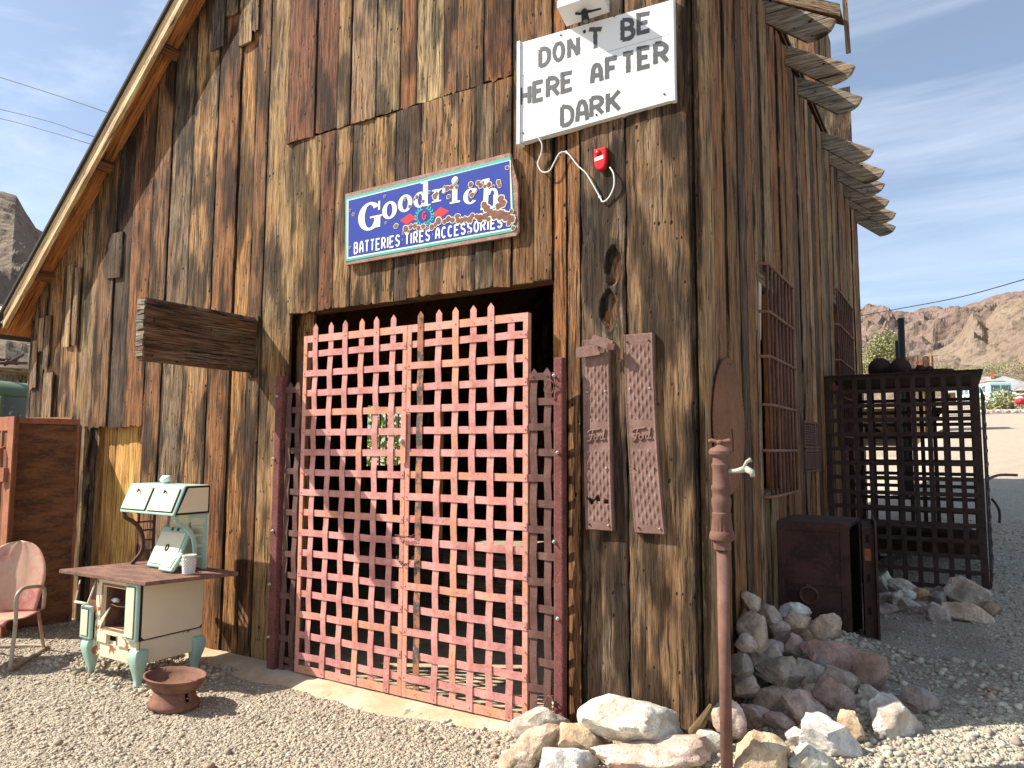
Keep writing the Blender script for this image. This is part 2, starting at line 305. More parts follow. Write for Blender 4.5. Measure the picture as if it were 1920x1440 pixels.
# ---------------------------------------------------------------- mesh helpers
class MB:
    def __init__(s): s.v = []; s.f = []; s.uv = {}; s.tone = []; s.smooth = []; s.rel = {}; s.pr = {}
    def add(s, vs, fs, tone=(.3, .2, .1, 1), uvs=None, smooth=False, rel=None):
        o = len(s.v); s.v += [tuple(map(float, p)) for p in vs]
        if len(tone) == 3: tone = tuple(tone) + (1,)
        s.tone += [tone] * len(vs)
        for i, q in enumerate(uvs or []): s.uv[o + i] = q
        for i, q in enumerate(rel or []): s.rel[o + i] = q
        q = random.random()
        for i in range(len(vs)): s.pr[o + i] = q
        s.f += [tuple(o + i for i in f) for f in fs]; s.smooth += [smooth] * len(fs); return s
    def box(s, a, b, tone=(.3, .2, .1), vert=2):
        (x0, y0, z0), (x1, y1, z1) = [min(p, q) for p, q in zip(a, b)], [max(p, q) for p, q in zip(a, b)]
        return s.obox((x0, y0, z0), (x1 - x0, 0, 0), (0, y1 - y0, 0), (0, 0, z1 - z0), tone)
    def obox(s, o, ax, ay, az, tone=(.3, .2, .1)):
        o, ax, ay, az = map(lambda t: np.array(t, float), (o, ax, ay, az))
        vs = [o, o + ax, o + ax + ay, o + ay, o + az, o + ax + az, o + ax + ay + az, o + ay + az]
        # uv: the longest side runs along v
        ln = [np.linalg.norm(q) for q in (ax, ay, az)]; m = int(np.argmax(ln)); r0 = random.random() * 20; r1 = random.random() * 20
        cs = [(0, 0, 0), (1, 0, 0), (1, 1, 0), (0, 1, 0), (0, 0, 1), (1, 0, 1), (1, 1, 1), (0, 1, 1)]
        oth = [i for i in range(3) if i != m]
        uvs = [(r0 + c[oth[0]] * ln[oth[0]] + c[oth[1]] * ln[oth[1]], r1 + c[m] * ln[m]) for c in cs]
        return s.add(vs, [(0, 3, 2, 1), (4, 5, 6, 7), (0, 1, 5, 4), (1, 2, 6, 5), (2, 3, 7, 6), (3, 0, 4, 7)], tone, uvs)
    def tube(s, pts, r, n=8, caps=True, tone=(.3, .2, .1)):
        pts = [Vector(p) for p in pts]; rs = r if isinstance(r, (list, tuple)) else [r] * len(pts)
        vs = []; fs = []; up = None; dist = 0; uvs = []
        for i, p in enumerate(pts):
            d = (pts[min(i + 1, len(pts) - 1)] - pts[max(i - 1, 0)]).normalized()
            if up is None: up = Vector((0, 0, 1)) if abs(d.z) < .9 else Vector((1, 0, 0))
            a = d.cross(up).normalized(); b = a.cross(d).normalized(); up = b
            if i: dist += (p - pts[i - 1]).length
            for j in range(n):
                t = 2 * math.pi * j / n; vs.append(p + (a * math.cos(t) + b * math.sin(t)) * rs[i]); uvs.append((j * .02, dist))
        for i in range(len(pts) - 1):
            for j in range(n):
                k = (j + 1) % n; fs.append((i * n + j, i * n + k, (i + 1) * n + k, (i + 1) * n + j))
        if caps: fs.append(tuple(range(n))[::-1]); fs.append(tuple((len(pts) - 1) * n + j for j in range(n)))
        return s.add(vs, fs, tone, uvs, True)
    def lathe(s, prof, c, n=24, axis='z', tone=(.3, .2, .1), mod=None):
        vs = []; fs = []
        for i, (r, h) in enumerate(prof):
            for j in range(n):
                t = 2 * math.pi * j / n; rr = r * (mod(i, j, t) if mod else 1)
                p = (rr * math.cos(t), rr * math.sin(t), h)
                if axis == 'y': p = (p[0], p[2], p[1])
                if axis == 'x': p = (p[2], p[0], p[1])
                vs.append((c[0] + p[0], c[1] + p[1], c[2] + p[2]))
        for i in range(len(prof) - 1):
            for j in range(n):
                k = (j + 1) % n; fs.append((i * n + j, i * n + k, (i + 1) * n + k, (i + 1) * n + j))
        fs.append(tuple(range(n))[::-1]); fs.append(tuple((len(prof) - 1) * n + j for j in range(n)))
        return s.add(vs, fs, tone, None, True)
    def prism(s, poly, fr, w0, w1, tone=(.3, .2, .1)):
        """2-D polygon (a,b) mapped by fr(a,b,w) and given thickness w0..w1"""
        n = len(poly); vs = [fr(a, b, w0) for a, b in poly] + [fr(a, b, w1) for a, b in poly]
        fs = [tuple(range(n))[::-1], tuple(range(n, 2 * n))] + [(i, (i + 1) % n, n + (i + 1) % n, n + i) for i in range(n)]
        uvs = [(a, b) for a, b in poly] * 2
        return s.add(vs, fs, tone, uvs)
    def blob(s, c, r, seed=0, sub=2, rough=.2, tone=(.3, .2, .1), squash=(1, 1, 1)):
        vs, fs = ico(sub); rnd = random.Random(seed); off = Vector((rnd.random() * 9, rnd.random() * 9, 0)); out = []
        for v in vs:
            q = 1 + rough * mnoise.noise(Vector(v) * 2 + off); out.append([c[i] + v[i] * r * q * squash[i] for i in range(3)])
        return s.add(out, fs, tone, None, True)
    def build(s, name, mat, parent=None, bevel=0, origin=None):
        me = bpy.data.meshes.new(name); V = np.array(s.v, float)
        if parent is not None: org = np.array(world_loc(parent))
        elif origin is not None: org = np.array(origin, float)
        else: org = np.array([(V[:, 0].min() + V[:, 0].max()) / 2, (V[:, 1].min() + V[:, 1].max()) / 2, V[:, 2].min()])
        me.from_pydata((V - org).tolist(), [], s.f)
        for p, sm in zip(me.polygons, s.smooth): p.use_smooth = sm
        a = me.attributes.new('tone', 'FLOAT_COLOR', 'POINT'); a.data.foreach_set('color', np.array(s.tone, 'f').ravel())
        ar = me.attributes.new('rel', 'FLOAT', 'POINT'); ar.data.foreach_set('value', np.array([s.rel.get(i, .5) for i in range(len(s.v))], 'f'))
        ap = me.attributes.new('board', 'FLOAT', 'POINT'); ap.data.foreach_set('value', np.array([s.pr.get(i, .5) for i in range(len(s.v))], 'f'))
        ul = me.uv_layers.new(name='UVMap'); li = np.zeros(len(me.loops), 'i'); me.loops.foreach_get('vertex_index', li)
        U = np.zeros((len(s.v), 2), 'f')
        for i, q in s.uv.items(): U[i] = q
        ul.data.foreach_set('uv', U[li].ravel())
        if len(s.f) < 60000:
            bm = bmesh.new(); bm.from_mesh(me); bmesh.ops.recalc_face_normals(bm, faces=bm.faces); bm.to_mesh(me); bm.free()
        me.materials.append(M[mat] if isinstance(mat, str) else mat)
        o = bpy.data.objects.new(name, me); COL.objects.link(o)
        if parent is not None: o.parent = parent
        else: o.location = org
        if bevel:
            b = o.modifiers.new('bevel', 'BEVEL'); b.width = bevel; b.segments = 2; b.limit_method = 'ANGLE'; b.angle_limit = rad(40)
        return o
def world_loc(o):
    l = Vector(o.location)
    while o.parent: o = o.parent; l += Vector(o.location)
    return l
_ico = {}
def ico(sub):
    if sub not in _ico:
        bm = bmesh.new(); bmesh.ops.create_icosphere(bm, subdivisions=sub, radius=1); bm.verts.ensure_lookup_table()
        _ico[sub] = ([tuple(v.co) for v in bm.verts], [tuple(v.index for v in f.verts) for f in bm.faces]); bm.free()
    return _ico[sub]
def tag(o, label=None, cat=None, group=None, kind=None):
    if label: o['label'] = label
    if cat: o['category'] = cat
    if group: o['group'] = group
    if kind: o['kind'] = kind
    return o
def thing(name, loc, label, cat, group=None):
    o = bpy.data.objects.new(name, None); COL.objects.link(o); o.location = tuple(map(float, loc)); o.empty_display_size = .1
    return tag(o, label, cat, group)
def front(a, b, w): return (a, -w, b)          # facade frame: a = x, b = z, w outward
def side(a, b, w): return (w, a, b)            # side frame: a = y, b = z, w outward

TAN = (.40, .235, .105); GOLD = (.47, .255, .09); GREY = (.235, .165, .10); BROWN = (.235, .12, .054); ORANGE = (.29, .130, .050)
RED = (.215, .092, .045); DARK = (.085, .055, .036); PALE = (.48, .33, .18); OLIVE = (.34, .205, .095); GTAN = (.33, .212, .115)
def plank(mb, fr, a0, a1, zb, zt, tone, wth=.6, thick=.028, seed=None, lift=0., rough=1., gap=.003, dents=(), ncol=5, dz=.09, blacken=0.):
    """one sawn board: ragged edges, slight cup; zb and zt may be functions of a"""
    rnd = random.Random(seed if seed is not None else random.random())
    fb = zb if callable(zb) else (lambda a: zb); ft = zt if callable(zt) else (lambda a: zt)
    a0 += gap * rnd.uniform(.4, 1.6); a1 -= gap * rnd.uniform(.4, 1.6)
    H = ft((a0 + a1) / 2) - fb((a0 + a1) / 2); nz = max(3, int(H / dz))
    u0 = rnd.uniform(0, 40); v0 = rnd.uniform(0, 40); vs = []; uvs = []; fs = []
    th = thick * rnd.uniform(.75, 1.25) + lift; rel = []; cup = rnd.uniform(-.004, .004); tw = rnd.uniform(-.006, .006)
    o1, o2 = rnd.uniform(0, 99), rnd.uniform(0, 99); bj = [rnd.uniform(-.012, .012) * rough for _ in range(ncol)]
    for i in range(nz + 1):
        s = i / nz
        zc = fb((a0 + a1) / 2) + s * H
        el = a0 + rough * (.004 * mnoise.noise(Vector((zc * 3, o1, 0))) + .004 * mnoise.noise(Vector((zc * 11, o1, 5))) + max(0, mnoise.noise(Vector((zc * 2.3, o1, 9))) - .35) * .03)
        er = a1 + rough * (.004 * mnoise.noise(Vector((zc * 3, o2, 0))) + .004 * mnoise.noise(Vector((zc * 11, o2, 5))) - max(0, mnoise.noise(Vector((zc * 2.3, o2, 9))) - .35) * .03)
        row = [(el, lift)]
        for c in range(ncol):
            t = c / (ncol - 1); a = el + (er - el) * t
            w = th + cup * (1 - (2 * t - 1) ** 2) + tw * (t - .5) + rough * .0025 * mnoise.noise(Vector((a * 30, zc * 4, o1)))
            if c in (0, ncol - 1): w -= .0025
            row.append((a, w))
        row.append((er, lift))
        for ci, (a, w) in enumerate(row):
            z = fb(a) + s * (ft(a) - fb(a)) + (bj[min(max(ci - 1, 0), ncol - 1)] if i == 0 else 0)
            vs.append(fr(a, z, w)); rel.append(min(1, max(0, (ci - 1) / (ncol - 1)))); uvs.append((u0 + (a - a0) + (0 if 0 < ci < ncol + 1 else (-.02 if ci == 0 else .02)), v0 + z))
    m = ncol + 2
    for i in range(nz):
        for c in range(m - 1): fs.append((i * m + c, i * m + c + 1, (i + 1) * m + c + 1, (i + 1) * m + c))
        fs.append((i * m + m - 1, i * m, (i + 1) * m, (i + 1) * m + m - 1))
    fs.append(tuple(range(m))[::-1]); fs.append(tuple(nz * m + c for c in range(m)))
    k = rnd.uniform(.86, 1.14); base_i = len(mb.v)
    mb.add(vs, fs, tuple(x * k * rnd.uniform(.96, 1.04) for x in tone) + (wth,), uvs, False, rel)
    if blacken:
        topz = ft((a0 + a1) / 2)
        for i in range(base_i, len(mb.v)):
            x, y, z = mb.v[i]; q = sst(mnoise.noise(Vector((x * 6, z * 1.5, seed or 1))) + .35 * mnoise.noise(Vector((x * 22, z * 5, 3))) + blacken * .25 - (.35 * min(1.2, max(0, topz - z - .6)) if blacken > .8 and not dents else 0), .02, .3); t_ = mb.tone[i]; mb.tone[i] = tuple(c_ * (1 - .74 * q) for c_ in t_[:3]) + (t_[3] * (1 - .5 * q),)  # noisy dark patches; high values gather them towards the board top
    if dents:
        for i in range(base_i, len(mb.v)):
            x, y, z = mb.v[i]
            if -y < lift + .008: continue
            for (da, dzc, ra, rz) in dents:
                wob = 1 + .28 * mnoise.noise(Vector((x * 18, z * 14, 2)))
                d = math.hypot((x - da) / ra, (z - dzc) / rz) * wob
                if d < 1.0: mb.v[i] = (x, y + .034 * min(1, (1.0 - d) * 5), z); mb.tone[i] = (.17, .085, .04, .1) if (x - da) / ra - (z - dzc) / rz > -.35 else (.03, .02, .014, 0)  # hollow's upper left coloured dark as its inner shade, rest brown wood
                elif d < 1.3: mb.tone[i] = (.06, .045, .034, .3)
def fx(px, py=600): return F(px, py)[0]

# ================================================================ terrain
def sst(x, a, b):
    t = min(1., max(0., (x - a) / (b - a))); return t * t * (3 - 2 * t)
def base_z(x, y):
    r = .3 * sst(y, -.9, 1.5) * sst(x, -.15, .75) + (.0735 * (y - 4) if y > 4 else 0) * sst(x + .0 * y, -1.5 - .0, 0.) + (.022 * (y - 9) if y > 9 else 0) * (1 - sst(x, -1.5, 0.))
    if y < 0: r += -.02 * sst(-y, .2, 1.2) * (1 - sst(x, 0, .6))
    return r
def ground_z(x, y):
    z = base_z(x, y)
    z += .40 * math.exp(-((x - .1) / .42) ** 2 - ((y - 1.35) / .55) ** 2) + .10 * math.exp(-((x - .1) / .75) ** 2 - ((y + .12) / .32) ** 2) + .05 * math.exp(-((x + .75) / .25) ** 2 - ((y + .3) / .2) ** 2)
    z += .012 * mnoise.noise(Vector((x * 1.3, y * 1.3, 3))) + .007 * mnoise.noise(Vector((x * 5, y * 5, 1)))
    if x > .3 and y > 2.5: z += .0
    if y > 20: z += .35 * mnoise.noise(Vector((x * .05, y * .05, 1))) * min(1, (y - 20) / 30)
    return z
def hit(px, py, off=0.):
    r = ray(px, py) / FPX; D = 2.5
    while D < 200:
        p = CAM + r * D
        if p[2] < ground_z(p[0], p[1]) + off: return p, D
        D += .012
    return p, D
def build_ground():
    rs = [0.6]
    while rs[-1] < 1600: rs.append(rs[-1] * 1.0 + max(.045, rs[-1] * .018))
    az = list(np.linspace(-62, 48, 520)) + list(np.linspace(50, 296, 60))
    V = []; Fc = []
    fwd = math.atan2(RM[2][1], RM[2][0])
    for r in rs:
        for a in az:
            t = fwd - rad(a); x = CAM[0] + r * math.cos(t); y = CAM[1] + r * math.sin(t)
            V.append((x, y, ground_z(x, y) if r < 400 else ground_z(CAM[0] + 400 * math.cos(t), CAM[1] + 400 * math.sin(t))))
    n = len(az)
    for i in range(len(rs) - 1):
        for j in range(n):
            k = (j + 1) % n; Fc.append((i * n + j, (i + 1) * n + j, (i + 1) * n + k, i * n + k))
    c = len(V); V.append((CAM[0], CAM[1], ground_z(CAM[0], CAM[1])))
    for j in range(n): Fc.append((c, j, (j + 1) % n))
    me = bpy.data.meshes.new('ground'); me.from_pydata(V, [], Fc); me.polygons.foreach_set('use_smooth', [True] * len(Fc))
    me.materials.append(M['ground']); o = bpy.data.objects.new('ground', me); COL.objects.link(o); tag(o, kind='structure')
build_ground()

def build_hill(name, mat, pts, r0, rc, r1, amp, seed, base=lambda r: 0., nr=150, ns=260):
    """ridge through photo-measured crest directions; flank falls towards the camera from rc down to r0, and away to r1"""
    px = [p[0] for p in pts]; V = []; Fc = []
    fr = 1 / 60.
    for i in range(nr + 1):
        t = i / nr; r = r0 + (r1 - r0) * t
        for j in range(ns + 1):
            q = px[0] + (px[-1] - px[0]) * j / ns; py = np.interp(q, px, [p[1] for p in pts])
            d = ray(q, 838); d = d[:2] / np.linalg.norm(d[:2])
            crest = 1.6 + (838 - py) / FPX * rc * math.cos(math.atan((q - 960) / FPX)) 
            s = (r - r0) / (rc - r0) if r < rc else max(0., 1 - (r - rc) / (r1 - rc)) 
            b = base(r); x = CAM[0] + d[0] * r; y = CAM[1] + d[1] * r
            z = b + (crest - b) * (s ** 1.25 if r < rc else s)
            e = math.sin(math.pi * min(1, max(0, s))) * .8 + (.25 if s > .5 else s * .5)
            p = Vector((x, y, z)) * fr
            nz = mnoise.fractal(p * 1.6 * (200 / rc) ** .5 + Vector((seed, 0, 0)), .9, 2.1, 6) + .5 * (1 - 2 * abs(mnoise.noise(p * 5 * (200 / rc) ** .5 + Vector((0, seed, 0)))))
            V.append((x, y, z + amp * e * (nz - .2)))
    m = ns + 1
    for i in range(nr):
        for j in range(ns): Fc.append((i * m + j, i * m + j + 1, (i + 1) * m + j + 1, (i + 1) * m + j))
    me = bpy.data.meshes.new(name); me.from_pydata(V, [], Fc)
    me.materials.append(M[mat]); o = bpy.data.objects.new(name, me); COL.objects.link(o); return tag(o, kind='structure')
gb = lambda r: .0735 * (r - 8)
build_hill('mountain', 'hill_far', [(1180, 640), (1500, 600), (1612, 579), (1650, 576), (1700, 582), (1740, 579), (1785, 573), (1850, 563), (1890, 548), (1925, 536), (2000, 520), (2200, 470), (2500, 480)], 330, 760, 1100, 26, 3.1, lambda r: 30.)
build_hill('rocky_hill', 'hill_near', [(1480, 765), (1600, 745), (1660, 722), (1740, 668), (1800, 632), (1822, 592), (1836, 572), (1862, 586), (1885, 564), (1925, 548), (2000, 540), (2200, 500), (2500, 560)], 110, 250, 420, 9, 8.3, lambda r: .0735 * min(r, 140) - .9)
build_hill('scree_hill', 'hill_left', [(-700, 300), (-300, 330), (-60, 345), (0, 360), (22, 392), (40, 418), (78, 440), (110, 470), (200, 540), (330, 640), (520, 720)], 48, 170, 260, 6, 5.7, lambda r: .8)

# ================================================================ barn
SL = .936
def wl(a): return 2.98 + SL * (a + 6.993)             # rake line of the left slope on the facade
def wr(a): return 5.1 - .60 * a                        # right slope
XR = -2.882
def top(a): return min(wl(a), wr(a)) + .045
barn = thing('barn', (-3.5, 4, 0), 'weathered brown plank barn with a steep gable roof and an open lattice-gated doorway', 'barn')
mb = MB()
NZ = 1.81                                              # top of the shallow niche behind the stove
lp = [66, 87, 115, 149, 180, 212, 240, 278, 309, 349, 396, 437, 467, 492, 546]
lt = [(GTAN, .8), (TAN, .6), (TAN, .7), (GTAN, .7), (BROWN, .35), (DARK, .5), (ORANGE, .1), (BROWN, .35), (GREY, .8), (TAN, .6), (ORANGE, .1), (GOLD, .35), (BROWN, .4), (OLIVE, .7)]
for i, (t, w) in enumerate(lt):
    a0, a1 = fx(lp[i], 700), fx(lp[i + 1], 700)
    plank(mb, front, a0, a1, NZ + random.uniform(-.03, .03) if 180 <= lp[i] < 278 else -.02, top, t, w, seed=i + 11, lift=random.choice((0, .004, .01)), gap=.005, ncol=12, dz=.05, blacken=(.9 if 180 <= lp[i] < 349 else .3) if i % 3 != 1 else -.1)
dp = [546, 600, 628, 660, 700, 742, 767, 790, 862, 895, 928, 962]
dt = [(TAN, .5), (RED, .2), (TAN, .6), (OLIVE, .7), (TAN, .4), (DARK, .6), (BROWN, .5), (OLIVE, .6), (TAN, .7), (GREY, .8), (BROWN, .5)]
for i, (t, w) in enumerate(dt):
    plank(mb, front, fx(dp[i], 560), fx(dp[i + 1], 560), 2.62 + random.uniform(-.006, .006), 3.97, t, w, seed=i + 41, lift=random.choice((0, .005)), ncol=10, dz=.05, blacken=.5 if i % 3 == 0 else -.2)
up = [549, 600, 641, 665, 712, 757, 787, 838, 863, 912, 964]
ut = [(RED, .12), (RED, .05), (OLIVE, .8), (GTAN, .8), (GTAN, .8), (ORANGE, .2), (PALE, .6), (BROWN, .5), (BROWN, .5), (ORANGE, .2)]
for i, (t, w) in enumerate(ut):
    plank(mb, front, fx(up[i], 100), fx(up[i + 1], 100), 3.976 + random.uniform(0, .008), top, t, w, seed=i + 71, lift=random.choice((.004, .01)), gap=.004, ncol=10, dz=.05, blacken=.45 if i in (3, 4, 7, 8) else -.4)
KN = [(F(px, py)[0], F(px, py)[2], rx, rz) for px, py, rx, rz in ((1155, 500, .05, .125), (1146, 582, .055, .115))]
a962 = fx(963, 560)
for i, (p0, p1, zb, t, w) in enumerate([(963, 1005, 2.62, BROWN, .4), (1005, 1041, 2.62, BROWN, .4), (1041, 1068, 0, ORANGE, .1), (1068, 1093, 0, BROWN, .2), (1093, 1180, .02, (.155, .10, .06), .7), (1180, 1304, .03, (.225, .138, .07), .5)]):
    plank(mb, front, a962 if i == 0 else fx(p0, 560), fx(p1, 560) if p1 < 1300 else -.004, zb, top, t, w, seed=i + 111, lift=(0, .004, 0, .006, .012, .02)[i], rough=1.6 if i > 3 else 1, gap=.006, **(dict(dents=KN, ncol=34, dz=.010, blacken=.9) if i == 4 else dict(ncol=24, dz=.03, blacken=.35) if i == 5 else {}))
mb.build('front_wall', 'wood', barn)
# torn board ends and patches nailed over the boards under the left rake
mb = MB()
def fpatch(px0, px1, py0, py1, t, w, lift, seed):
    mb = MB()
    m = (py0 + py1) / 2; plank(mb, front, fx(px0, m), fx(px1, m), F((px0 + px1) / 2, py1)[2], F((px0 + px1) / 2, py0)[2], t, w, seed=seed, lift=lift, thick=.022, rough=1.8, gap=.001)
    mb.build('patch_board', 'wood', barn)
for q in [(408, 433, -40, 90, (.09, .075, .06), .5, .035, 1), (436, 458, -40, 33, GREY, .6, .035, 2), (460, 484, -40, 85, PALE, .7, .035, 3), (484, 494, -10, 62, GREY, .7, .035, 31), (132, 143, 500, 648, PALE, .6, .035, 4), (148, 156, 505, 646, GTAN, .6, .035, 5),
          (83, 92, 598, 660, PALE, .7, .04, 6), (94, 103, 594, 690, GREY, .8, .04, 7), (88, 107, 700, 790, PALE, .6, .035, 8), (66, 79, 640, 728, GTAN, .7, .035, 9), (213, 238, 440, 520, DARK, .4, .03, 10)]: fpatch(*q)
# lining that closes the inside
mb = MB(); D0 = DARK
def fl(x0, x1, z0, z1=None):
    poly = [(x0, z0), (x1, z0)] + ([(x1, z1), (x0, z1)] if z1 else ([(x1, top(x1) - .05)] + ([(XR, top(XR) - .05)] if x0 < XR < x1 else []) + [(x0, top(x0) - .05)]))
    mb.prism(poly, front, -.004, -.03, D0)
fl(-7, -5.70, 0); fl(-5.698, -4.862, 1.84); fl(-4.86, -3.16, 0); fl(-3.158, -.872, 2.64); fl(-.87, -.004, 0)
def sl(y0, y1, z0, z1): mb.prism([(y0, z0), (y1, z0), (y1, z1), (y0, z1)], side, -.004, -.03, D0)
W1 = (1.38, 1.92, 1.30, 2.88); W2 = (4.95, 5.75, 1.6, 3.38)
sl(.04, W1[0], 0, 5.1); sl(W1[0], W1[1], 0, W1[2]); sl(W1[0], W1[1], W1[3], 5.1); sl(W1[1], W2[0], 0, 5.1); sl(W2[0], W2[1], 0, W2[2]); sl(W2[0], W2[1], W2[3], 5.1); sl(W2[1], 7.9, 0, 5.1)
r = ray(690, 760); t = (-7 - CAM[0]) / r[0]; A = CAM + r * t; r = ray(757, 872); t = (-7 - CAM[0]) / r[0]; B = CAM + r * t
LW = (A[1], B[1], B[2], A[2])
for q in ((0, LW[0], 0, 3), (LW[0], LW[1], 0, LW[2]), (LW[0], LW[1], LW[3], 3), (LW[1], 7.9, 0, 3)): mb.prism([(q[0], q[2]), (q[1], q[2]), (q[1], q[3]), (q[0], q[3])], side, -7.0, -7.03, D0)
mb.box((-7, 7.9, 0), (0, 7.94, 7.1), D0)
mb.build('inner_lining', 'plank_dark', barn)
mb = MB(); mb.prism([(-6.99, 0.04), (-.02, .04), (-.02, .02), (-6.99, .02)], lambda a, b, w: (a, w, b), .035, 7.88); mb.build('floor', 'concrete', barn)
# inside left window bars
mb = MB()
for i in range(1, 6):
    y = LW[0] + (LW[1] - LW[0]) * i / 6; mb.box((-7.02, y - .012, LW[2]), (-7.0, y + .012, LW[3]), DARK)
mb.build('window_bars', 'iron_brown', barn)
# side wall boards
mb = MB(); y = .006; i = 0; pal = [(GREY, .6), (BROWN, .4), (GTAN, .6), (DARK, .5), (BROWN, .3), (GREY, .8), ((.15, .1, .06), .4)]
rs = random.Random(5)
while y < 7.9:
    w = rs.uniform(.17, .31); y1 = min(7.9, y + w); 
    for wn_ in (W1, W2):
        for e in wn_[:2]:
            if y < e < y1 and e - y > .05: y1 = e
    t, wt = pal[i % 7] if rs.random() < .6 else pal[rs.randrange(7)]
    if y < .1: t, wt = GTAN, .7
    c = (y + y1) / 2; inw = [q for q in (W1, W2) if q[0] <= c <= q[1]]
    segs = [(-.05, 5.06)] if not inw else [(-.05, inw[0][2]), (inw[0][3], 5.06)]
    for s in segs: plank(mb, side, y, y1, s[0], s[1], tuple(k * q_ for k, q_ in zip(t, (1.2, 1.14, 1.06))), wt, seed=i + 300, lift=rs.choice((0, .006, .012)), rough=1.4, gap=.004)
    y = y1; i += 1
mb.build('side_wall', 'wood_side', barn)
mb = MB()
plank(mb, lambda a, b, w: (-7.03 - w, a, b), 0, 4, -.05, 2.95, GREY, .6); mb.box((-7.06, 4, 0), (-7.035, LW[0], 3)); 
mb.build('left_wall', 'wood_side', barn)
# roof slopes
def slope(mb, xa, xb, f, off0, off1, y0, y1, tone): mb.prism([(xa, f(xa) + off0), (xb, f(xb) + off0), (xb, f(xb) + off1), (xa, f(xa) + off1)], front, -y1, -y0, tone)
mb = MB(); y = -.205; j = 0
while y < 8:
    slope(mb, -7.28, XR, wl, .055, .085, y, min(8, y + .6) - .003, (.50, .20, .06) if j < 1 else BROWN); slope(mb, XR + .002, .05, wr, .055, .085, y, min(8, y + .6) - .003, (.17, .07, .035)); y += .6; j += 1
mb.uv = {i_: (p_[1], p_[0] * 1.37) for i_, p_ in enumerate(mb.v)}; mb.build('roof', 'fresh', barn)
mb = MB(); slope(mb, -7.36, XR, wl, .09, .125, -.275, 8.02, DARK); slope(mb, XR + .002, .07, wr, .09, .125, -.275, 8.02, DARK)
mb.build('roofing', 'roofing', barn)
mb = MB(); 
def bargeb(xa, xb, f):
    n = 16; vs = []
    for i in range(n):
        a, b = xa + (xb - xa) * i / n, xa + (xb - xa) * (i + 1) / n
    mb.obox((xa, -.248, f(xa) - .075), (xb - xa, 0, f(xb) - f(xa)), (0, .04, 0), (0, 0, .185), (.78, .58, .35, .05))
bargeb(-7.1, XR, wl); mb.build('bargeboard', 'fresh', barn)
mb = MB(); bargeb(XR + .004, .08, wr); mb.build('bargeboard', 'fresh', barn)
for a in (-6.66, -5.65, -4.72, -3.7):
    mb = MB(); z = wl(a) - .03; mb.obox((a, -.206, z), (0, .206, 0), (.07, 0, .066), (-.055, 0, .058), (.20, .085, .04, .2)); mb.build('purlin', 'fresh', barn)
# exposed rafter tails over the side wall
ry = [.3, 1.02, 1.86, 2.6, 3.24, 4.64, 5.25, 5.8, 6.48, 7.0, 7.78]
for i, y in enumerate(ry):
    mb = MB(); L0 = .57 + .03 * math.sin(i * 2.3); hh = .118
    poly = [(-.3, wr(-.3) + .05), (L0, wr(L0) + .05 - .02)] + [(L0 - .02 - .19 * (1 - math.cos(t)), wr(L0) + .03 - .03 - .085 * math.sin(t)) for t in np.linspace(.15, math.pi / 2, 6)] + [(-.3, wr(-.3) + .05 - hh)]
    th = .042; mb.prism(poly, lambda a, b, w: (a, w, b), y - th / 2, y + th / 2, (.30, .265, .22, 1.) if i % 3 else (.36, .29, .21, .9))
    nv = len(poly); mb.uv = {k: (3 * i + p[2], 7 * i + p[0] * .8) for k, p in enumerate(mb.v)}
    mb.build('rafter_tail', 'plank_dark', barn, bevel=.006)
mb = MB(); mb.box((-.12, .02, 4.98), (-.035, 7.9, 5.1), (.15, .06, .03)); mb.build('wall_plate', 'fresh', barn)
# doorway lintel and jambs
mb = MB(); mb.box((-3.15, .035, 2.63), (-.868, .16, 2.8), BROWN); mb.build('lintel', 'plank_dark', barn)
mb = MB(); plank(mb, lambda a, b, w: (a, .1 - w, b), -3.155, -2.97, .04, 2.625, OLIVE, .6, seed=5); mb.build('door_jamb', 'wood', barn)
mb = MB(); mb.box((-.87, .035, .04), (-.80, .14, 2.625), BROWN); mb.build('door_jamb', 'plank_dark', barn)
# niche with newer golden boards
mb = MB()
xs = np.linspace(-5.70, -4.86, 5)
for i in range(4): plank(mb, lambda a, b, w: (a, .075 - w, b), xs[i], xs[i + 1], 0, 1.83, (.66, .38, .12), .05, seed=60 + i, gap=.001, rough=.3)
mb.build('niche_back', 'fresh', barn)
mb = MB(); mb.box((-5.705, .0, 0), (-5.675, .075, 1.84), (.30, .17, .07, .2)); mb.box((-4.885, .0, 0), (-4.86, .075, 1.84), (.30, .17, .07, .2)); mb.box((-5.674, .0, 1.815), (-4.886, .075, 1.84), (.2, .1, .05, .2)); mb.build('niche_reveal', 'fresh', barn)
# window linings in the side wall
for (y0, y1, z0, z1) in (W1, W2):
    mb = MB(); mb.box((-.055, y1 - .05, z0), (.004, y1, z1), (.30, .115, .045, .1)); mb.build('window_post', 'fresh', barn)
    mb = MB(); mb.box((-.09, y0, z1 - .1), (.035, y1 - .067, z1), GREY); mb.build('window_header', 'wood_side', barn); mb = MB(); mb.box((-.09, y0, z0 - .03), (.045, y1, z0 + .01), GREY); mb.build('window_sill', 'wood_side', barn)
    mb = MB()
    for j in range(7):
        a = z1 - .12 - j * .05; mb.add([(.018, y0 + .0, a), (.03, y0 + .045 - .005 * j, a - .02), (.024, y0 + .03 - .003 * j, a - .075)], [(0, 1, 2)], (.6, .57, .5))
    mb.prism([(y0 - .005, z1 - .1), (y0 + .085, z1 - .1), (y0 + .03, z1 - .5), (y0 + .012, z1 - .52)], side, .028, .033); mb.build('torn_screen', 'canvas', barn)

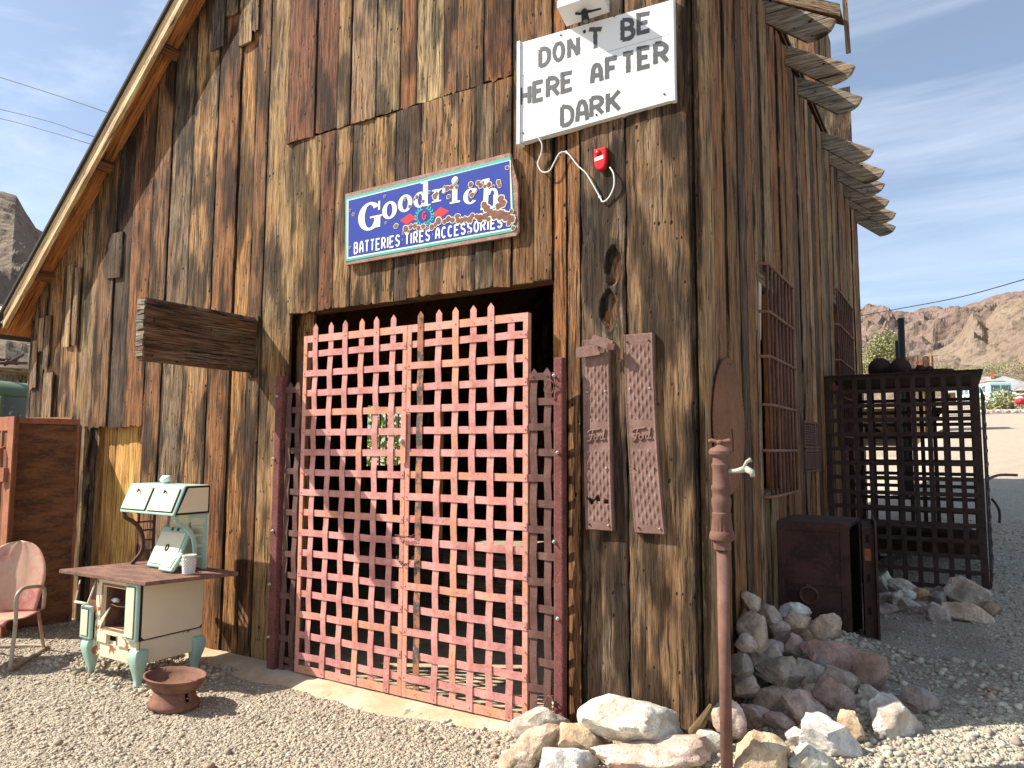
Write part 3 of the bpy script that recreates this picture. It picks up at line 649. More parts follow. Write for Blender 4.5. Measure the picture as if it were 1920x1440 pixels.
# taller building behind
rb = thing('rear_building', (-3, 9, 0), 'taller plank building rising behind the barn, seen between the rafter tails', 'building')
mb = MB(); y = -6.
while y < -.5:
    plank(mb, lambda a, b, w: (a, 8.1 - w, b), y, min(-.5, y + .25), 0, 9.0, random.choice((GREY, BROWN, DARK)), .5, seed=int(y * 50) + 900); y += .25
y = 8.1
while y < 9.8: plank(mb, lambda a, b, w: (-.53 + w, a, b), y, y + .24, 0, 9.0, GREY, .6, seed=int(y * 50) + 900); y += .24
mb.box((-6, 8.13, 0), (-.54, 9.8, 9.0), DARK); mb.build('wall', 'wood_side', rb)
mb = MB(); mb.obox((-6.2, 7.98, 12.05), (6.10, 0, -3.7), (0, .42, 0), (0, 0, .07), (.16, .06, .03, .1)); mb.build('roof', 'fresh', rb)
mb = MB(); mb.obox((-6.2, 7.93, 11.95), (6.10, 0, -3.69), (0, .045, 0), (0, 0, .2), GREY); mb.build('bargeboard', 'wood_side', rb)
mb = MB(); p = RP(1577, -30, 11.6); q = RP(1586, 100, 11.6); mb.obox(p, (.07, 0, 0), (0, .03, 0), q - p, GREY); mb.build('hanging_board', 'wood_side', rb)

# threshold slab
def slab():
    V = []; Fc = []; nx, ny = 90, 14; xs = np.linspace(-4.05, -.82, nx)
    for x in xs:
        fw = .34 + .1 * mnoise.noise(Vector((x * 1.7, 0, 0))) + .04 * mnoise.noise(Vector((x * 6, 2, 0))); fw *= (1 - .45 * sst(x, -1.7, -.85)) * (1 if x > -3.3 else .8)
        for j in range(ny):
            t = j / (ny - 1); y = -.03 - (fw + .02) * t
            z = .028 * (1 - t ** 2.2) - .02 * t ** 3 + .006 * mnoise.noise(Vector((x * 5, y * 5, 4)))
            V.append((x, y, z + ground_z(x, y) * t * .8 + (0 if t < .99 else -.05)))
    for i in range(nx - 1):
        for j in range(ny - 1): Fc.append((i * ny + j, i * ny + j + 1, (i + 1) * ny + j + 1, (i + 1) * ny + j))
    me = bpy.data.meshes.new('threshold_slab'); me.from_pydata(V, [], Fc); me.polygons.foreach_set('use_smooth', [True] * len(Fc)); me.materials.append(M['concrete'])
    o = bpy.data.objects.new('threshold_slab', me); COL.objects.link(o); tag(o, kind='structure')
slab()

# ================================================================ timber beam standing out from the wall
mb = MB(); bz0, bz1, bx1, bx0 = 2.185, 2.622, -3.48, -3.575
c = .025
poly = [(bx0, bz0 + c), (bx0 + c, bz0), (bx1 - c, bz0), (bx1, bz0 + c), (bx1, bz1 - c), (bx1 - c, bz1), (bx0 + c, bz1), (bx0, bz1 - c)]
mb.prism(poly, lambda a, b, w: (a, w, b), -.96, -.03, (.15, .095, .058, .6))
mb.uv = {i: (p[0] + p[2], p[1] * 1.0) for i, p in enumerate(mb.v)}
tb = mb.build('timber_beam', 'plank_dark', None, bevel=.006); tag(tb, 'dark short timber beam sticking straight out of the plank wall above the stove', 'beam')
mb = MB(); random.seed(3)
for i in range(11):
    z = bz0 + .03 + i * .036; mb.obox((bx0 + .006, -.968 - random.uniform(0, .008), z), (bx1 - bx0 - .012, 0, random.uniform(-.01, .01)), (0, .012, 0), (0, random.uniform(-.006, .006), .034), (.30, .27, .22, .8))
mb.build('end_grain', 'wood', tb)
mb = MB(); mb.box((bx0 - .005, -.045, bz0 - .035), (bx1 + .012, -.03, bz1 + .008), (.06, .04, .03)); mb.build('mounting_plate', 'plank_dark', tb)

# ================================================================ lattice gate
GY = .12                                              # gate plane, in front of the facade
def strap(mb, fr, fixed, a0, a1, wid, nodes, sgn, amp, th=.004, tip=False, jit=0., seed=0):
    """woven flat bar; nodes = crossing positions along it, passing over / under in turn"""
    pts = [a0] + sorted(list(nodes) + [(nodes[i] + nodes[i + 1]) / 2 for i in range(len(nodes) - 1)]) + [a1]
    n = len(nodes); vs = []; rnd = random.Random(seed); bend = [rnd.uniform(-jit, jit) for _ in pts]
    def off(a):
        if n < 2: return sgn * amp
        k = np.interp(a, nodes, range(n)); return sgn * amp * math.cos(math.pi * k)
    for i, a in enumerate(pts):
        w = off(a); b = fixed + bend[i]
        for (s, t) in ((-1, 0), (1, 0), (1, 1), (-1, 1)): vs.append(fr(b + s * wid / 2, a, w + (t - .5) * th))
    fs = [(3, 2, 1, 0)]
    m = len(pts)
    for i in range(m - 1):
        for j in range(4): fs.append((i * 4 + j, i * 4 + (j + 1) % 4, i * 4 + 4 + (j + 1) % 4, i * 4 + 4 + j))
    if tip:
        w = off(a1); t0 = len(vs); vs += [fr(fixed + bend[-1], a1 + wid * .62, w - th / 2), fr(fixed + bend[-1], a1 + wid * .62, w + th / 2)]
        e = (m - 1) * 4; fs += [(e, e + 1, t0), (e + 3, t0 + 1, e + 2), (e + 1, e + 2, t0 + 1, t0), (e + 3, e, t0, t0 + 1)]
    else: fs.append(tuple((m - 1) * 4 + j for j in range(4)))
    mb.add(vs, fs)
def rivet(mb, x, z, y, r=.005): mb.lathe([(r, 0), (r * .9, r * .4), (r * .5, r * .65)], (x, y, z), 8, 'y')
RZ = [.152 + .1417 * i for i in range(16)]
def gate_leaf(x0, x1, xs, tips, label, grey_i=None, seed=0, shift=0.):
    t = thing('lattice_gate', ((x0 + x1) / 2, -GY, .036), label, 'gate', 'woven strap gates in the barn doorway')
    frv = lambda a, b, w: (a, -GY - w, b); frh = lambda b, a, w: (a, -GY - w, b)
    zb, zt = .036, 2.412; rz = [z + shift for z in RZ]
    for nm, q in (('frame_stile', (x0, x0 + .034, zb, zt)), ('frame_stile', (x1 - .034, x1, zb, zt))):
        mb = MB(); mb.box((q[0], -GY - .003, q[2]), (q[1], -GY + .003, q[3])); mb.box((q[0] if nm and q[0] == x0 else q[1] - .005, -GY + .0035, q[2]), ((q[0] + .005) if q[0] == x0 else q[1], -GY + .035, q[3]))
        for z in rz: rivet(mb, (q[0] + q[1]) / 2, z, -GY - .0065 - .004); 
        mb.v = [p for p in mb.v]; mb.build(nm, 'gate_edge', t)
    for z0, z1 in ((zb, zb + .052), (zt - .05, zt)):
        mb = MB(); mb.box((x0 + .0345, -GY - .002, z0), (x1 - .0345, -GY + .004, z1)); mb.build('frame_rail', 'gate_edge', t)
    for i, x in enumerate(xs):
        mb = MB(); strap(mb, frv, x, zb + .002, (zt + .055) if i in tips else zt - .004, .047, rz, 1 if i % 2 else -1, .0048, tip=i in tips, jit=.0015, seed=seed * 50 + i)
        rivet(mb, x, zt - .024, -GY - .0105); rivet(mb, x, zb + .026, -GY - .0105)
        mb.build('vertical_bar', 'gate_grey' if i == grey_i else ('gate' if (i + seed) % 4 else 'gate_edge'), t)
    for j, z in enumerate(rz):
        mb = MB(); strap(mb, frh, z, x0 + .004, x1 - .004, .045, xs, -1 if j % 2 else 1, .0048, jit=.0012, seed=seed * 70 + j)
        s = .0062
        for x in (x0 + .017, x1 - .017): rivet(mb, x, z, -GY - .0085)
        mb.build('horizontal_bar', 'gate' if (j * 7 + seed) % 5 else 'gate_edge', t)
    return t
def gx(px, py): return F(px, py, GY)[0]
z4 = lambda x: 500 + x / 3.2724
lx = [gx(z4(p), q) for p, q in ((303, 630), (393, 627), (485, 624), (582, 621), (677, 618), (775, 615))]
rx_ = [gx(z4(p), 595) for p in (948, 1056, 1162, 1266, 1378, 1498)]
gate_leaf(-2.862, -1.897, lx, range(6), 'left leaf of the faded pink-red lattice gate, partly in the shadow of the beam', seed=1)
gate_leaf(-1.893, -.972, rx_, range(5), 'right leaf of the pink-red lattice gate with one chipped grey upright strap', grey_i=0, seed=2, shift=.004)
# drop bolt plate on the left leaf and wood batten inside the right one
hp = thing('gate_latch', F(757, 830, GY + .02), 'small hanging latch plate with a pale round head on the meeting edge of the gates', 'latch')
mb = MB(); q = F(757, 820, GY + .014); mb.box((q[0] - .022, q[1] - .006, q[2] - .17), (q[0] + .02, q[1] + .002, q[2] + .17)); mb.build('plate', 'gate_edge', hp, bevel=.002)
mb = MB(); q = F(752, 827, GY + .03); mb.lathe([(.012, .02), (.018, .01), (.016, -.006), (.008, -.012)], q, 12, 'y'); mb.build('bolt_head', 'steel', hp)
mb = MB(); mb.box((-1.72, -.02, 1.02), (-1.685, .01, 1.85), (.42, .2, .06, .1)); o = mb.build('timber_prop', 'fresh', None); tag(o, 'thin orange stick standing upright just behind the right gate leaf', 'stick')
# chains round the meeting stiles
def chain(px0, px1, py, sag, label, seed):
    a = F(px0, py, GY + .018); b = F(px1, py, GY + .018); n = 10; mb = MB()
    for i in range(n):
        t = (i + .5) / n; c = a + (b - a) * t; c[2] -= sag * (1 - (2 * t - 1) ** 2); sl_ = -sag * 4 * (1 - 2 * t) / max(.01, abs(b[0] - a[0])) * 1
        c[1] -= .012 * (1 - (2 * t - 1) ** 2)
        d = Vector((1, 0, sl_)).normalized(); nrm = Vector((0, -1, 0)) if i % 2 else Vector((0, -.3, 1)).normalized(); s = nrm.cross(d).normalized()
        pts = [Vector(c) + d * .0115 * math.cos(u) + s * .0065 * math.sin(u) for u in np.linspace(0, 2 * math.pi, 13)]
        mb.tube(pts, .0022, 5, False)
    o = mb.build('chain', 'iron_brown', None); tag(o, label, 'chain', 'chains holding the gates shut')
chain(742, 778, 1003, .012, 'upper rusty chain wrapped round the meeting edges of the gates', 1)
chain(744, 777, 1043, .05, 'lower rusty chain hanging in a loop round the meeting edges of the gates', 2)

# fixed side lattices
def side_panel(x0, x1, xs, zt, tips, label):
    t = thing('side_lattice', ((x0 + x1) / 2, -GY, .03), label, 'lattice', 'narrow fixed lattices beside the gates')
    frv = lambda a, b, w: (a, -GY + .004 - w, b); frh = lambda b, a, w: (a, -GY + .004 - w, b)
    rz = [.10 + .148 * i for i in range(int((zt - .12) / .148) + 1)]
    for i, x in enumerate(xs):
        mb = MB(); strap(mb, frv, x, .03, zt, .046, rz, -1 if i % 2 else 1, .006, tip=True, jit=.002, seed=i + 5); rivet(mb, x, rz[-1], -GY - .008); mb.build('vertical_bar', 'iron_brown', t)
    for j, z in enumerate(rz):
        mb = MB(); strap(mb, frh, z, x0, x1, .042, xs, 1 if j % 2 else -1, .006, seed=j + 25); mb.build('horizontal_bar', 'iron_brown', t)
side_panel(-.966, -.795, [-.935, -.842], 2.045, 2, 'narrow brown lattice strip between the gate and the right post')
side_panel(-3.035, -2.87, [-3.0, -2.91], 2.055, 2, 'narrow dark lattice strip between the left post and the gate')
def post(x0, x1, zt, label, bolts):
    t = thing('gate_post', ((x0 + x1) / 2, -GY, 0), label, 'gate post', 'maroon steel posts of the gate')
    mb = MB(); x0 += .010; x1 -= .004; mb.box((x0, -GY - .035, -.02), (x1, -GY + .02, zt)); mb.build('shaft', 'post', t, bevel=.008)
    mb = MB(); mb.box((x0 - .06, -GY - .1, -.01), (x1 + .06, -GY + .07, .012)); mb.build('base_plate', 'iron_brown', t)
    for (u, z) in bolts:
        mb = MB(); mb.lathe([(.011, 0), (.011, -.007), (.006, -.008), (.006, -.018), (.001, -.019)], (x0 + (x1 - x0) * u, -GY - .0355, z), 6, 'y'); mb.build('bolt', 'steel', t)
post(-.795, -.722, 2.125, 'right maroon steel gate post in front of the doorway edge', [(.12, 2.02), (.5, 1.58), (.12, 1.08), (.5, .66), (.1, .2)])
post(-3.125, -3.04, 2.13, 'left maroon steel gate post beside the beam shadow', [(.4, 1.98), (.2, 1.52), (.4, 1.0), (.2, .62), (.3, .25)])
for (x, z, lb) in ((-.80, 1.955, 'bent wire tie round the top of the right lattice strip'), (-.80, .2, 'wire ring hanging low on the right lattice strip'), (-3.04, 1.86, 'rusty wire twisted round the left gate post')):
    mb = MB(); mb.tube([(x + .03 * math.cos(u) + .004 * math.sin(3 * u), -GY - .052 - .008 * math.sin(2 * u), z + .04 * math.sin(u)) for u in np.linspace(0, 2 * math.pi, 20)], .004, 6); o = mb.build('wire_tie', 'iron_brown', None); tag(o, lb, 'wire')

# ================================================================ lettering
def ribbon(mb, fr, pts, wid, w0, w1, tone=(.1, .1, .1), jit=0.):
    if jit:
        q = []
        for i in range(len(pts) - 1):
            ln = math.dist(pts[i], pts[i + 1]); m_ = max(1, int(ln / .012)); q += [tuple(np.array(pts[i]) + (np.array(pts[i + 1]) - np.array(pts[i])) * t / m_) for t in range(m_)]
        pts = q + [pts[-1]]
    P = [np.array(p, float) for p in pts]; n = len(P); lft = []; rgt = []
    for i in range(n):
        d0 = P[i] - P[i - 1] if i else P[1] - P[0]; d1 = P[i + 1] - P[i] if i < n - 1 else P[i] - P[i - 1]
        d0 = d0 / (np.linalg.norm(d0) + 1e-9); d1 = d1 / (np.linalg.norm(d1) + 1e-9); n0 = np.array([-d0[1], d0[0]]); n1 = np.array([-d1[1], d1[0]])
        m = n0 + n1; m = m / (np.linalg.norm(m) + 1e-9); k = wid / 2 / max(.35, m @ n0) * (1 + jit * mnoise.noise(Vector((P[i][0] * 90, P[i][1] * 90, 0)))); lft.append(P[i] + m * k); rgt.append(P[i] - m * k)
    vs = [fr(*p, w0) for p in lft] + [fr(*p, w0) for p in rgt] + [fr(*p, w1) for p in lft] + [fr(*p, w1) for p in rgt]; fs = []
    for i in range(n - 1):
        fs += [(2 * n + i, 2 * n + i + 1, 3 * n + i + 1, 3 * n + i), (i, n + i, n + i + 1, i + 1), (i, i + 1, 2 * n + i + 1, 2 * n + i), (n + i, 3 * n + i, 3 * n + i + 1, n + i + 1)]
    fs += [(0, 2 * n, 3 * n, n), (n - 1, 2 * n - 1, 4 * n - 1, 3 * n - 1)]; mb.add(vs, fs, tone)
def arc(cx, cy, rx, ry, a0, a1, n=9): return [(cx + rx * math.cos(rad(a)), cy + ry * math.sin(rad(a))) for a in np.linspace(a0, a1, n)]
GL = {'D': [[(0, 0), (0, 1)], [(0, 1), (.35, 1)] + arc(.35, .62, .65, .38, 80, 0, 4) + arc(.35, .38, .65, .38, 0, -80, 4) + [(.35, 0), (0, 0)]],
      'O': [arc(.5, .5, .5, .5, 90, 450, 17)], 'N': [[(0, 0), (0, 1)], [(0, 1), (1, 0)], [(1, 0), (1, 1)]], "'": [[(.1, 1), (.8, .0)]],
      'T': [[(0, 1), (1, 1)], [(.5, 1), (.5, 0)]], 'B': [[(0, 0), (0, 1)], [(0, 1), (.5, 1)] + arc(.5, .77, .4, .23, 80, -80, 6) + [(.5, .54), (0, .54)], [(.4, .54), (.55, .54)] + arc(.55, .27, .45, .27, 80, -80, 6) + [(.5, 0), (0, 0)]],
      'E': [[(1, 1), (0, 1), (0, 0), (1, 0)], [(0, .52), (.8, .52)]], 'H': [[(0, 0), (0, 1)], [(1, 0), (1, 1)], [(0, .52), (1, .52)]],
      'R': [[(0, 0), (0, 1)], [(0, 1), (.5, 1)] + arc(.5, .74, .45, .26, 80, -80, 6) + [(.5, .48), (0, .48)], [(.45, .48), (1, 0)]],
      'A': [[(0, 0), (.12, .72), (.3, .95), (.5, 1), (.7, .95), (.88, .72), (1, 0)], [(.08, .38), (.92, .38)]], 'F': [[(1, 1), (0, 1), (0, 0)], [(0, .52), (.75, .52)]],
      'K': [[(0, 0), (0, 1)], [(0, .42), (1, 1)], [(.3, .58), (1, 0)]], 'I': [[(.5, 0), (.5, 1)]],
      'S': [arc(.5, .74, .46, .26, 20, 200, 8) + [(.2, .57), (.8, .43)] + arc(.5, .26, .46, .26, 20, -160, 8)], 'C': [arc(.5, .5, .5, .5, 45, 315, 13)], 'G': [arc(.5, .5, .5, .5, 45, 325, 13) + [(.95, .45), (.55, .45)]], '.': [[(.4, .5), (.6, .5)]],
      'Y': [[(0, 1), (.5, .5), (1, 1)], [(.5, .5), (.5, 0)]], 'P': [[(0, 0), (0, 1)], [(0, 1), (.5, 1)] + arc(.5, .74, .45, .26, 80, -80, 6) + [(.5, .48), (0, .48)]]}
def glyph(mb, ch, fr, x0, x1, zb0, zt0, zb1, zt1, wid, w0, k=0, slant=0., jit=0.):
    for i, st in enumerate(GL[ch]):
        pts = []
        for a, b in st:
            h = wid / 2
            x = x0 + h + a * (x1 - x0 - wid) + slant * b; zb = zb0 + (zb1 - zb0) * a; zt = zt0 + (zt1 - zt0) * a; pts.append((x, zb + h + b * (zt - zb - wid)))
        ribbon(mb, fr, pts, wid, w0 - .002, w0 + .0009 + .00012 * i, jit=jit)

# ================================================================ white warning sign
DD = .085
cBL = F(973, 268, DD); cBR = F(1263, 187, DD); cTR = F(1258, 0, DD); cTL = F(970, 82, DD)
sx0, sx1 = (cBL[0] + cTL[0]) / 2, (cBR[0] + cTR[0]) / 2; szb0, szb1, szt0, szt1 = cBL[2], cBR[2], cTL[2], cTR[2]
sg = thing('warning_sign', ((sx0 + sx1) / 2, -.03, szb0), 'white board sign with hand-painted black words DON\'T BE HERE AFTER DARK', 'sign')
def zz(x, t):
    u = (x - sx0) / (sx1 - sx0); return (szb0 + (szb1 - szb0) * u) * (1 - t) + (szt0 + (szt1 - szt0) * u) * t
for t0, t1, d in ((0, .335, 0), (.338, .66, .001), (.663, 1.0, .0)):
    mb = MB(); mb.prism([(sx0 + .02, zz(sx0 + .02, t0)), (sx1 - .012, zz(sx1 - .012, t0)), (sx1 - .012, zz(sx1 - .012, t1)), (sx0 + .02, zz(sx0 + .02, t1))], front, .032, DD - d); mb.build('board', 'white', sg, bevel=.0015)
mb = MB(); mb.prism([(sx0 - .004, zz(sx0, 0) - .012), (sx0 + .019, zz(sx0, 0) - .012), (sx0 + .019, zz(sx0, 1) + .008), (sx0 - .004, zz(sx0, 1) + .008)], front, .03, DD + .012); mb.build('edge_trim', 'white', sg, bevel=.002)
mb = MB(); mb.prism([(sx1 - .0115, zz(sx1, 0) - .005), (sx1 + .012, zz(sx1, 0) - .005), (sx1 + .012, zz(sx1, 1) + .004), (sx1 - .0115, zz(sx1, 1) + .004)], front, .03, DD + .004); mb.build('edge_trim', 'white', sg, bevel=.002)
Z7 = lambda a, b: F(920 + a / 3.6, b / 3.6, DD)
for ch, xa, ya0, yb0, xb, ya1, yb1 in [('D', 322, 326, 468, 406, 300, 440), ('O', 416, 290, 432, 502, 264, 412), ('N', 516, 258, 408, 602, 236, 380), ("'", 620, 198, 240, 648, 196, 232), ('T', 652, 190, 346, 762, 178, 336), ('B', 876, 126, 290, 978, 112, 266), ('E', 984, 92, 246, 1086, 70, 218),
                                       ('H', 190, 586, 726, 272, 566, 706), ('E', 280, 552, 700, 361, 530, 680), ('R', 372, 520, 672, 467, 504, 648), ('E', 471, 490, 638, 558, 470, 612), ('A', 670, 428, 580, 760, 414, 556), ('F', 770, 390, 552, 864, 370, 530), ('T', 880, 356, 508, 974, 334, 500), ('E', 986, 318, 482, 1084, 300, 456), ('R', 1096, 286, 452, 1204, 272, 424),
                                       ('D', 468, 712, 868, 564, 698, 850), ('A', 570, 676, 840, 664, 664, 822), ('R', 666, 652, 808, 768, 634, 776), ('K', 776, 622, 776, 882, 594, 752)]:
    A0, A1, B0, B1 = Z7(xa, ya0), Z7(xa, yb0), Z7(xb, ya1), Z7(xb, yb1); mb = MB()
    glyph(mb, ch, front, (A0[0] + A1[0]) / 2, (B0[0] + B1[0]) / 2, A1[2] + .002, A0[2], B1[2] + .002, B0[2], .0255 if ch != "'" else .018, DD + .0012, jit=.28); mb.build('letter', 'lettering' if ch in "'" else 'letter_glare', sg)
for a, b in ((474, 238), (834, 110), (1172, 636), (218, 898), (714, 776), (200, 325)):
    q = Z7(a, b); mb = MB(); mb.lathe([(.006, 0), (.006, -.004), (.003, -.006)], (q[0], -DD - .001, q[2]), 8, 'y'); mb.build('screw', 'iron_brown', sg)
# lamp housing above the sign
b0, b1 = F(1062, 50, DD + .006), F(1143, 22, DD + .006)
lm = thing('lamp_housing', ((b0[0] + b1[0]) / 2, -.15, b0[2]), 'white box-shaped lamp hood fixed over the warning sign, casting its shadow on it', 'lamp')
x0, x1, zl = b0[0], b1[0], b0[2]
yb, yf = -DD - .006, -DD - .165
mb = MB(); mb.add([(x0, yb, zl), (x1, yb, zl), (x1 + .02, yf, zl + .025), (x0 + .02, yf, zl + .025), (x0, yb, zl + .07), (x1, yb, zl + .07), (x1 + .02, yf, zl + .07), (x0 + .02, yf, zl + .07)], [(0, 1, 2, 3), (4, 7, 6, 5), (0, 4, 5, 1), (1, 5, 6, 2), (2, 6, 7, 3), (3, 7, 4, 0)]); mb.build('housing', 'white', lm, bevel=.002)
mb = MB(); q = np.array([(x0 + x1) / 2 + .02, -.17, zl + .012]); mb.tube([q, q + (0, -.004, -.012), q + (.0, -.004, -.02)], .012, 8); mb.tube([q + (-.005, -.0, -.008), q + (.006, -.004, -.072)], [.018, .024], 14); mb.tube([q + (.03, .02, -.006), q + (.09, .03, -.004)], .006, 6); mb.tube([q + (-.06, .0, -.004), q + (-.03, 0, -.014), q + (.03, .02, -.006)], .007, 6); mb.build('spotlight', 'black', lm)
mb = MB(); mb.lathe([(.019, .0), (.017, -.003), (.004, -.004)], q + (.0062, -.004, -.0725), 14); mb.build('lens', 'glass', lm)

# ================================================================ blue enamel sign
GD = .072
def Z6(a, b, d=GD): return F(600 + a / 3.2, 240 + b / 3.2, d)
c0, c1, c2, c3 = Z6(148, 822), Z6(1172, 643), Z6(1136, 146), Z6(148, 395)
gs = thing('enamel_sign', ((c0[0] + c1[0]) / 2, -.01, c0[2]), 'rust-chipped blue enamel tyre-shop sign with cream serif lettering above the doorway', 'sign')
poly = [(c0[0], c0[2]), (c1[0], c1[2]), (Z6(1188, 612)[0], Z6(1188, 612)[2]), (Z6(1182, 330)[0], Z6(1182, 330)[2]), (c2[0], c2[2]), (c3[0], c3[2])]
mb = MB(); mb.prism(poly, front, .045, GD - .006); mb.build('backplate', 'signframe', gs)
def inset(px): 
    c = np.mean(poly, 0); return px
e = [Z6(152, 800), Z6(1166, 618), Z6(1140, 172), Z6(152, 418)]
mb = MB(); mb.prism([(p[0], p[2]) for p in e], front, .05, GD - .003); mb.build('teal_border', 'teal', gs)
e = [Z6(160, 786), Z6(1156, 606), Z6(1142, 190), Z6(160, 432)]
mb = MB(); mb.prism([(p[0], p[2]) for p in e], front, .05, GD - .002); mb.build('white_border', 'ivory', gs)
e = [Z6(168, 775), Z6(1146, 598), Z6(1136, 195), Z6(170, 436)]
mb = MB(); mb.prism([(p[0], p[2]) for p in e], front, .05, GD - .001); mb.build('blue_field', 'blue', gs)
def ringpoly(mb, cx, cz, rx, rz, ix, iz, a0, a1, w, rot=0):
    n = 24; vs = []; fs = []
    for i in range(n + 1):
        a = rad(a0 + (a1 - a0) * i / n)
        for (qx, qz) in ((rx, rz), (ix, iz)): 
            for ww in (w - .002, w): vs.append(front(cx + qx * math.cos(a), cz + qz * math.sin(a), ww))
    for i in range(n): o = i * 4; fs += [(o + 1, o + 5, o + 7, o + 3), (o, o + 2, o + 6, o + 4), (o, o + 4, o + 5, o + 1), (o + 2, o + 3, o + 7, o + 6)]
    fs += [(0, 1, 3, 2), (n * 4, n * 4 + 2, n * 4 + 3, n * 4 + 1)]
    mb.add(vs, fs)
def rectp(mb, x0, x1, z0, z1, w, sk=0.): mb.prism([(x0, z0), (x1, z0), (x1 + sk, z1), (x0 + sk, z1)], front, w - .002, w)
def serif_letter(ch, xa, xb, yt, yb):
    """one fat-face letter in the box measured on the sign"""
    m = (xa + xb) / 2; zt, zb = Z6(m, yt)[2], Z6(m, yb)[2]; x0, x1 = Z6(xa, (yt + yb) / 2)[0], Z6(xb, (yt + yb) / 2)[0]; w_, h = x1 - x0, zt - zb; cx, cz = (x0 + x1) / 2, (zt + zb) / 2; w = GD + .0008; mb = MB()
    if ch == 'o': ringpoly(mb, cx, cz, w_ / 2, h / 2, w_ * .2, h * .38, 0, 360, w)
    if ch == 'c': ringpoly(mb, cx, cz, w_ / 2, h / 2, w_ * .18, h * .4, 48, 318, w); mb.lathe([(.02, 0), (.02, -.001)], (cx + w_ * .3, -w - .0002, cz + h * .26), 12, 'y')
    if ch == 'G': ringpoly(mb, cx, cz, w_ / 2, h / 2, w_ * .22, h * .41, 38, 330, w); rectp(mb, cx + w_ * .2, cx + w_ * .46, zb + h * .06, zb + h * .46, w + .0003); rectp(mb, cx + w_ * .02, cx + w_ * .54, zb + h * .42, zb + h * .48, w + .0005); rectp(mb, cx + w_ * .36, cx + w_ * .44, zb + h * .66, zb + h * .97, w + .0003)
    if ch == 'd': ringpoly(mb, x0 + w_ * .38, zb + h * .32, w_ * .38, h * .32, w_ * .13, h * .25, 0, 360, w); rectp(mb, x0 + w_ * .56, x0 + w_ * .84, zb + h * .02, zt, w + .0003); rectp(mb, x0 + w_ * .42, x0 + w_ * .84, zt - h * .05, zt, w + .0005); rectp(mb, x0 + w_ * .6, x1, zb + .001, zb + h * .06, w + .0006)
    if ch == 'r': rectp(mb, x0 + w_ * .14, x0 + w_ * .46, zb, zt, w); rectp(mb, x0, x0 + w_ * .62, zb, zb + h * .1, w + .0003); rectp(mb, x0, x0 + w_ * .4, zt - h * .1, zt, w + .0003); ringpoly(mb, x0 + w_ * .66, zt - h * .36, w_ * .34, h * .36, w_ * .2, h * .26, 20, 170, w + .0005); mb.lathe([(.019, 0), (.019, -.001)], (x0 + w_ * .84, -w - .0006, zt - h * .28), 12, 'y')
    if ch == 'i': rectp(mb, x0 + w_ * .22, x0 + w_ * .72, zb, zb + h * .64, w); rectp(mb, x0, x1, zb, zb + h * .07, w + .0003); rectp(mb, x0, x0 + w_ * .5, zb + h * .58, zb + h * .645, w + .0003); mb.lathe([(w_ * .33, 0), (w_ * .33, -.001)], (x0 + w_ * .5, -w - .0002, zt - h * .12), 16, 'y')
    if ch == 'h': rectp(mb, x0 + w_ * .12, x0 + w_ * .38, zb, zt, w, .012); rectp(mb, x0, x0 + w_ * .48, zb, zb + h * .06, w + .0003); rectp(mb, x0, x0 + w_ * .36, zt - h * .06, zt, w + .0003, .012); ringpoly(mb, x0 + w_ * .62, zb + h * .4, w_ * .3, h * .26, w_ * .12, h * .18, 0, 165, w + .0004); rectp(mb, x0 + w_ * .68, x0 + w_ * .93, zb, zb + h * .42, w + .0006); rectp(mb, x0 + w_ * .56, x1, zb, zb + h * .06, w + .0008)
    mb.build('letter', 'ivory', gs)
for q in [('G', 230, 368, 446, 614), ('o', 374, 462, 440, 546), ('o', 468, 554, 400, 504), ('d', 562, 664, 328, 474), ('r', 672, 762, 364, 440), ('i', 780, 842, 298, 450), ('c', 860, 948, 362, 456), ('h', 964, 1078, 300, 482)]: serif_letter(*q)
txt = 'BATTERIES.TIRES.ACCESSORIES'; wd = {'I': .45, '.': .6}
tot = sum(wd.get(c, 1.) for c in txt); u = 0
L0, L1, T0, T1 = Z6(200, 760), Z6(1100, 598), Z6(203, 686), Z6(1098, 528)
for ch in txt:
    w_ = wd.get(ch, 1.); ua, ub = (u + .09) / tot, (u + w_ - .09) / tot; u += w_
    xa, xb = L0[0] + (L1[0] - L0[0]) * ua, L0[0] + (L1[0] - L0[0]) * ub; za, zb_ = L0[2] + (L1[2] - L0[2]) * ua, L0[2] + (L1[2] - L0[2]) * ub; ta, tb_ = T0[2] + (T1[2] - T0[2]) * ua, T0[2] + (T1[2] - T0[2]) * ub
    mb = MB(); glyph(mb, ch, front, xa, xb, za, ta, zb_, tb_, .0115, GD + .0006); mb.build('letter', 'ivory', gs)
for q in ([(480, 555), (538, 514), (580, 540), (522, 579)], [(674, 522), (722, 473), (776, 498), (722, 540)]):
    mb = MB(); mb.prism([(Z6(*p)[0], Z6(*p)[2]) for p in q], front, GD - .002, GD + .0004); mb.build('diamond', 'redenamel', gs)
for sx in (-1, 1):
    mb = MB()
    for i in range(9):
        t = i / 8; ang = -100 + 160 * t; q = Z6(626 + sx * 46 * math.cos(rad(ang)) + sx * 2, 530 - 52 * math.sin(rad(ang)) - sx * 6); 
        for k in (-1, 1):
            a = rad(ang + 90 + k * 38); L_ = .026; d = np.array([sx * math.cos(a), math.sin(a)]); nn = np.array([-d[1], d[0]]); c = np.array([q[0], q[2]])
            mb.prism([tuple(c), tuple(c + d * L_ * .5 + nn * .006), tuple(c + d * L_), tuple(c + d * L_ * .5 - nn * .006)], front, GD - .002, GD + .0004 + .00004 * i + .00002 * k)
    mb.build('laurel_branch', 'teal', gs)
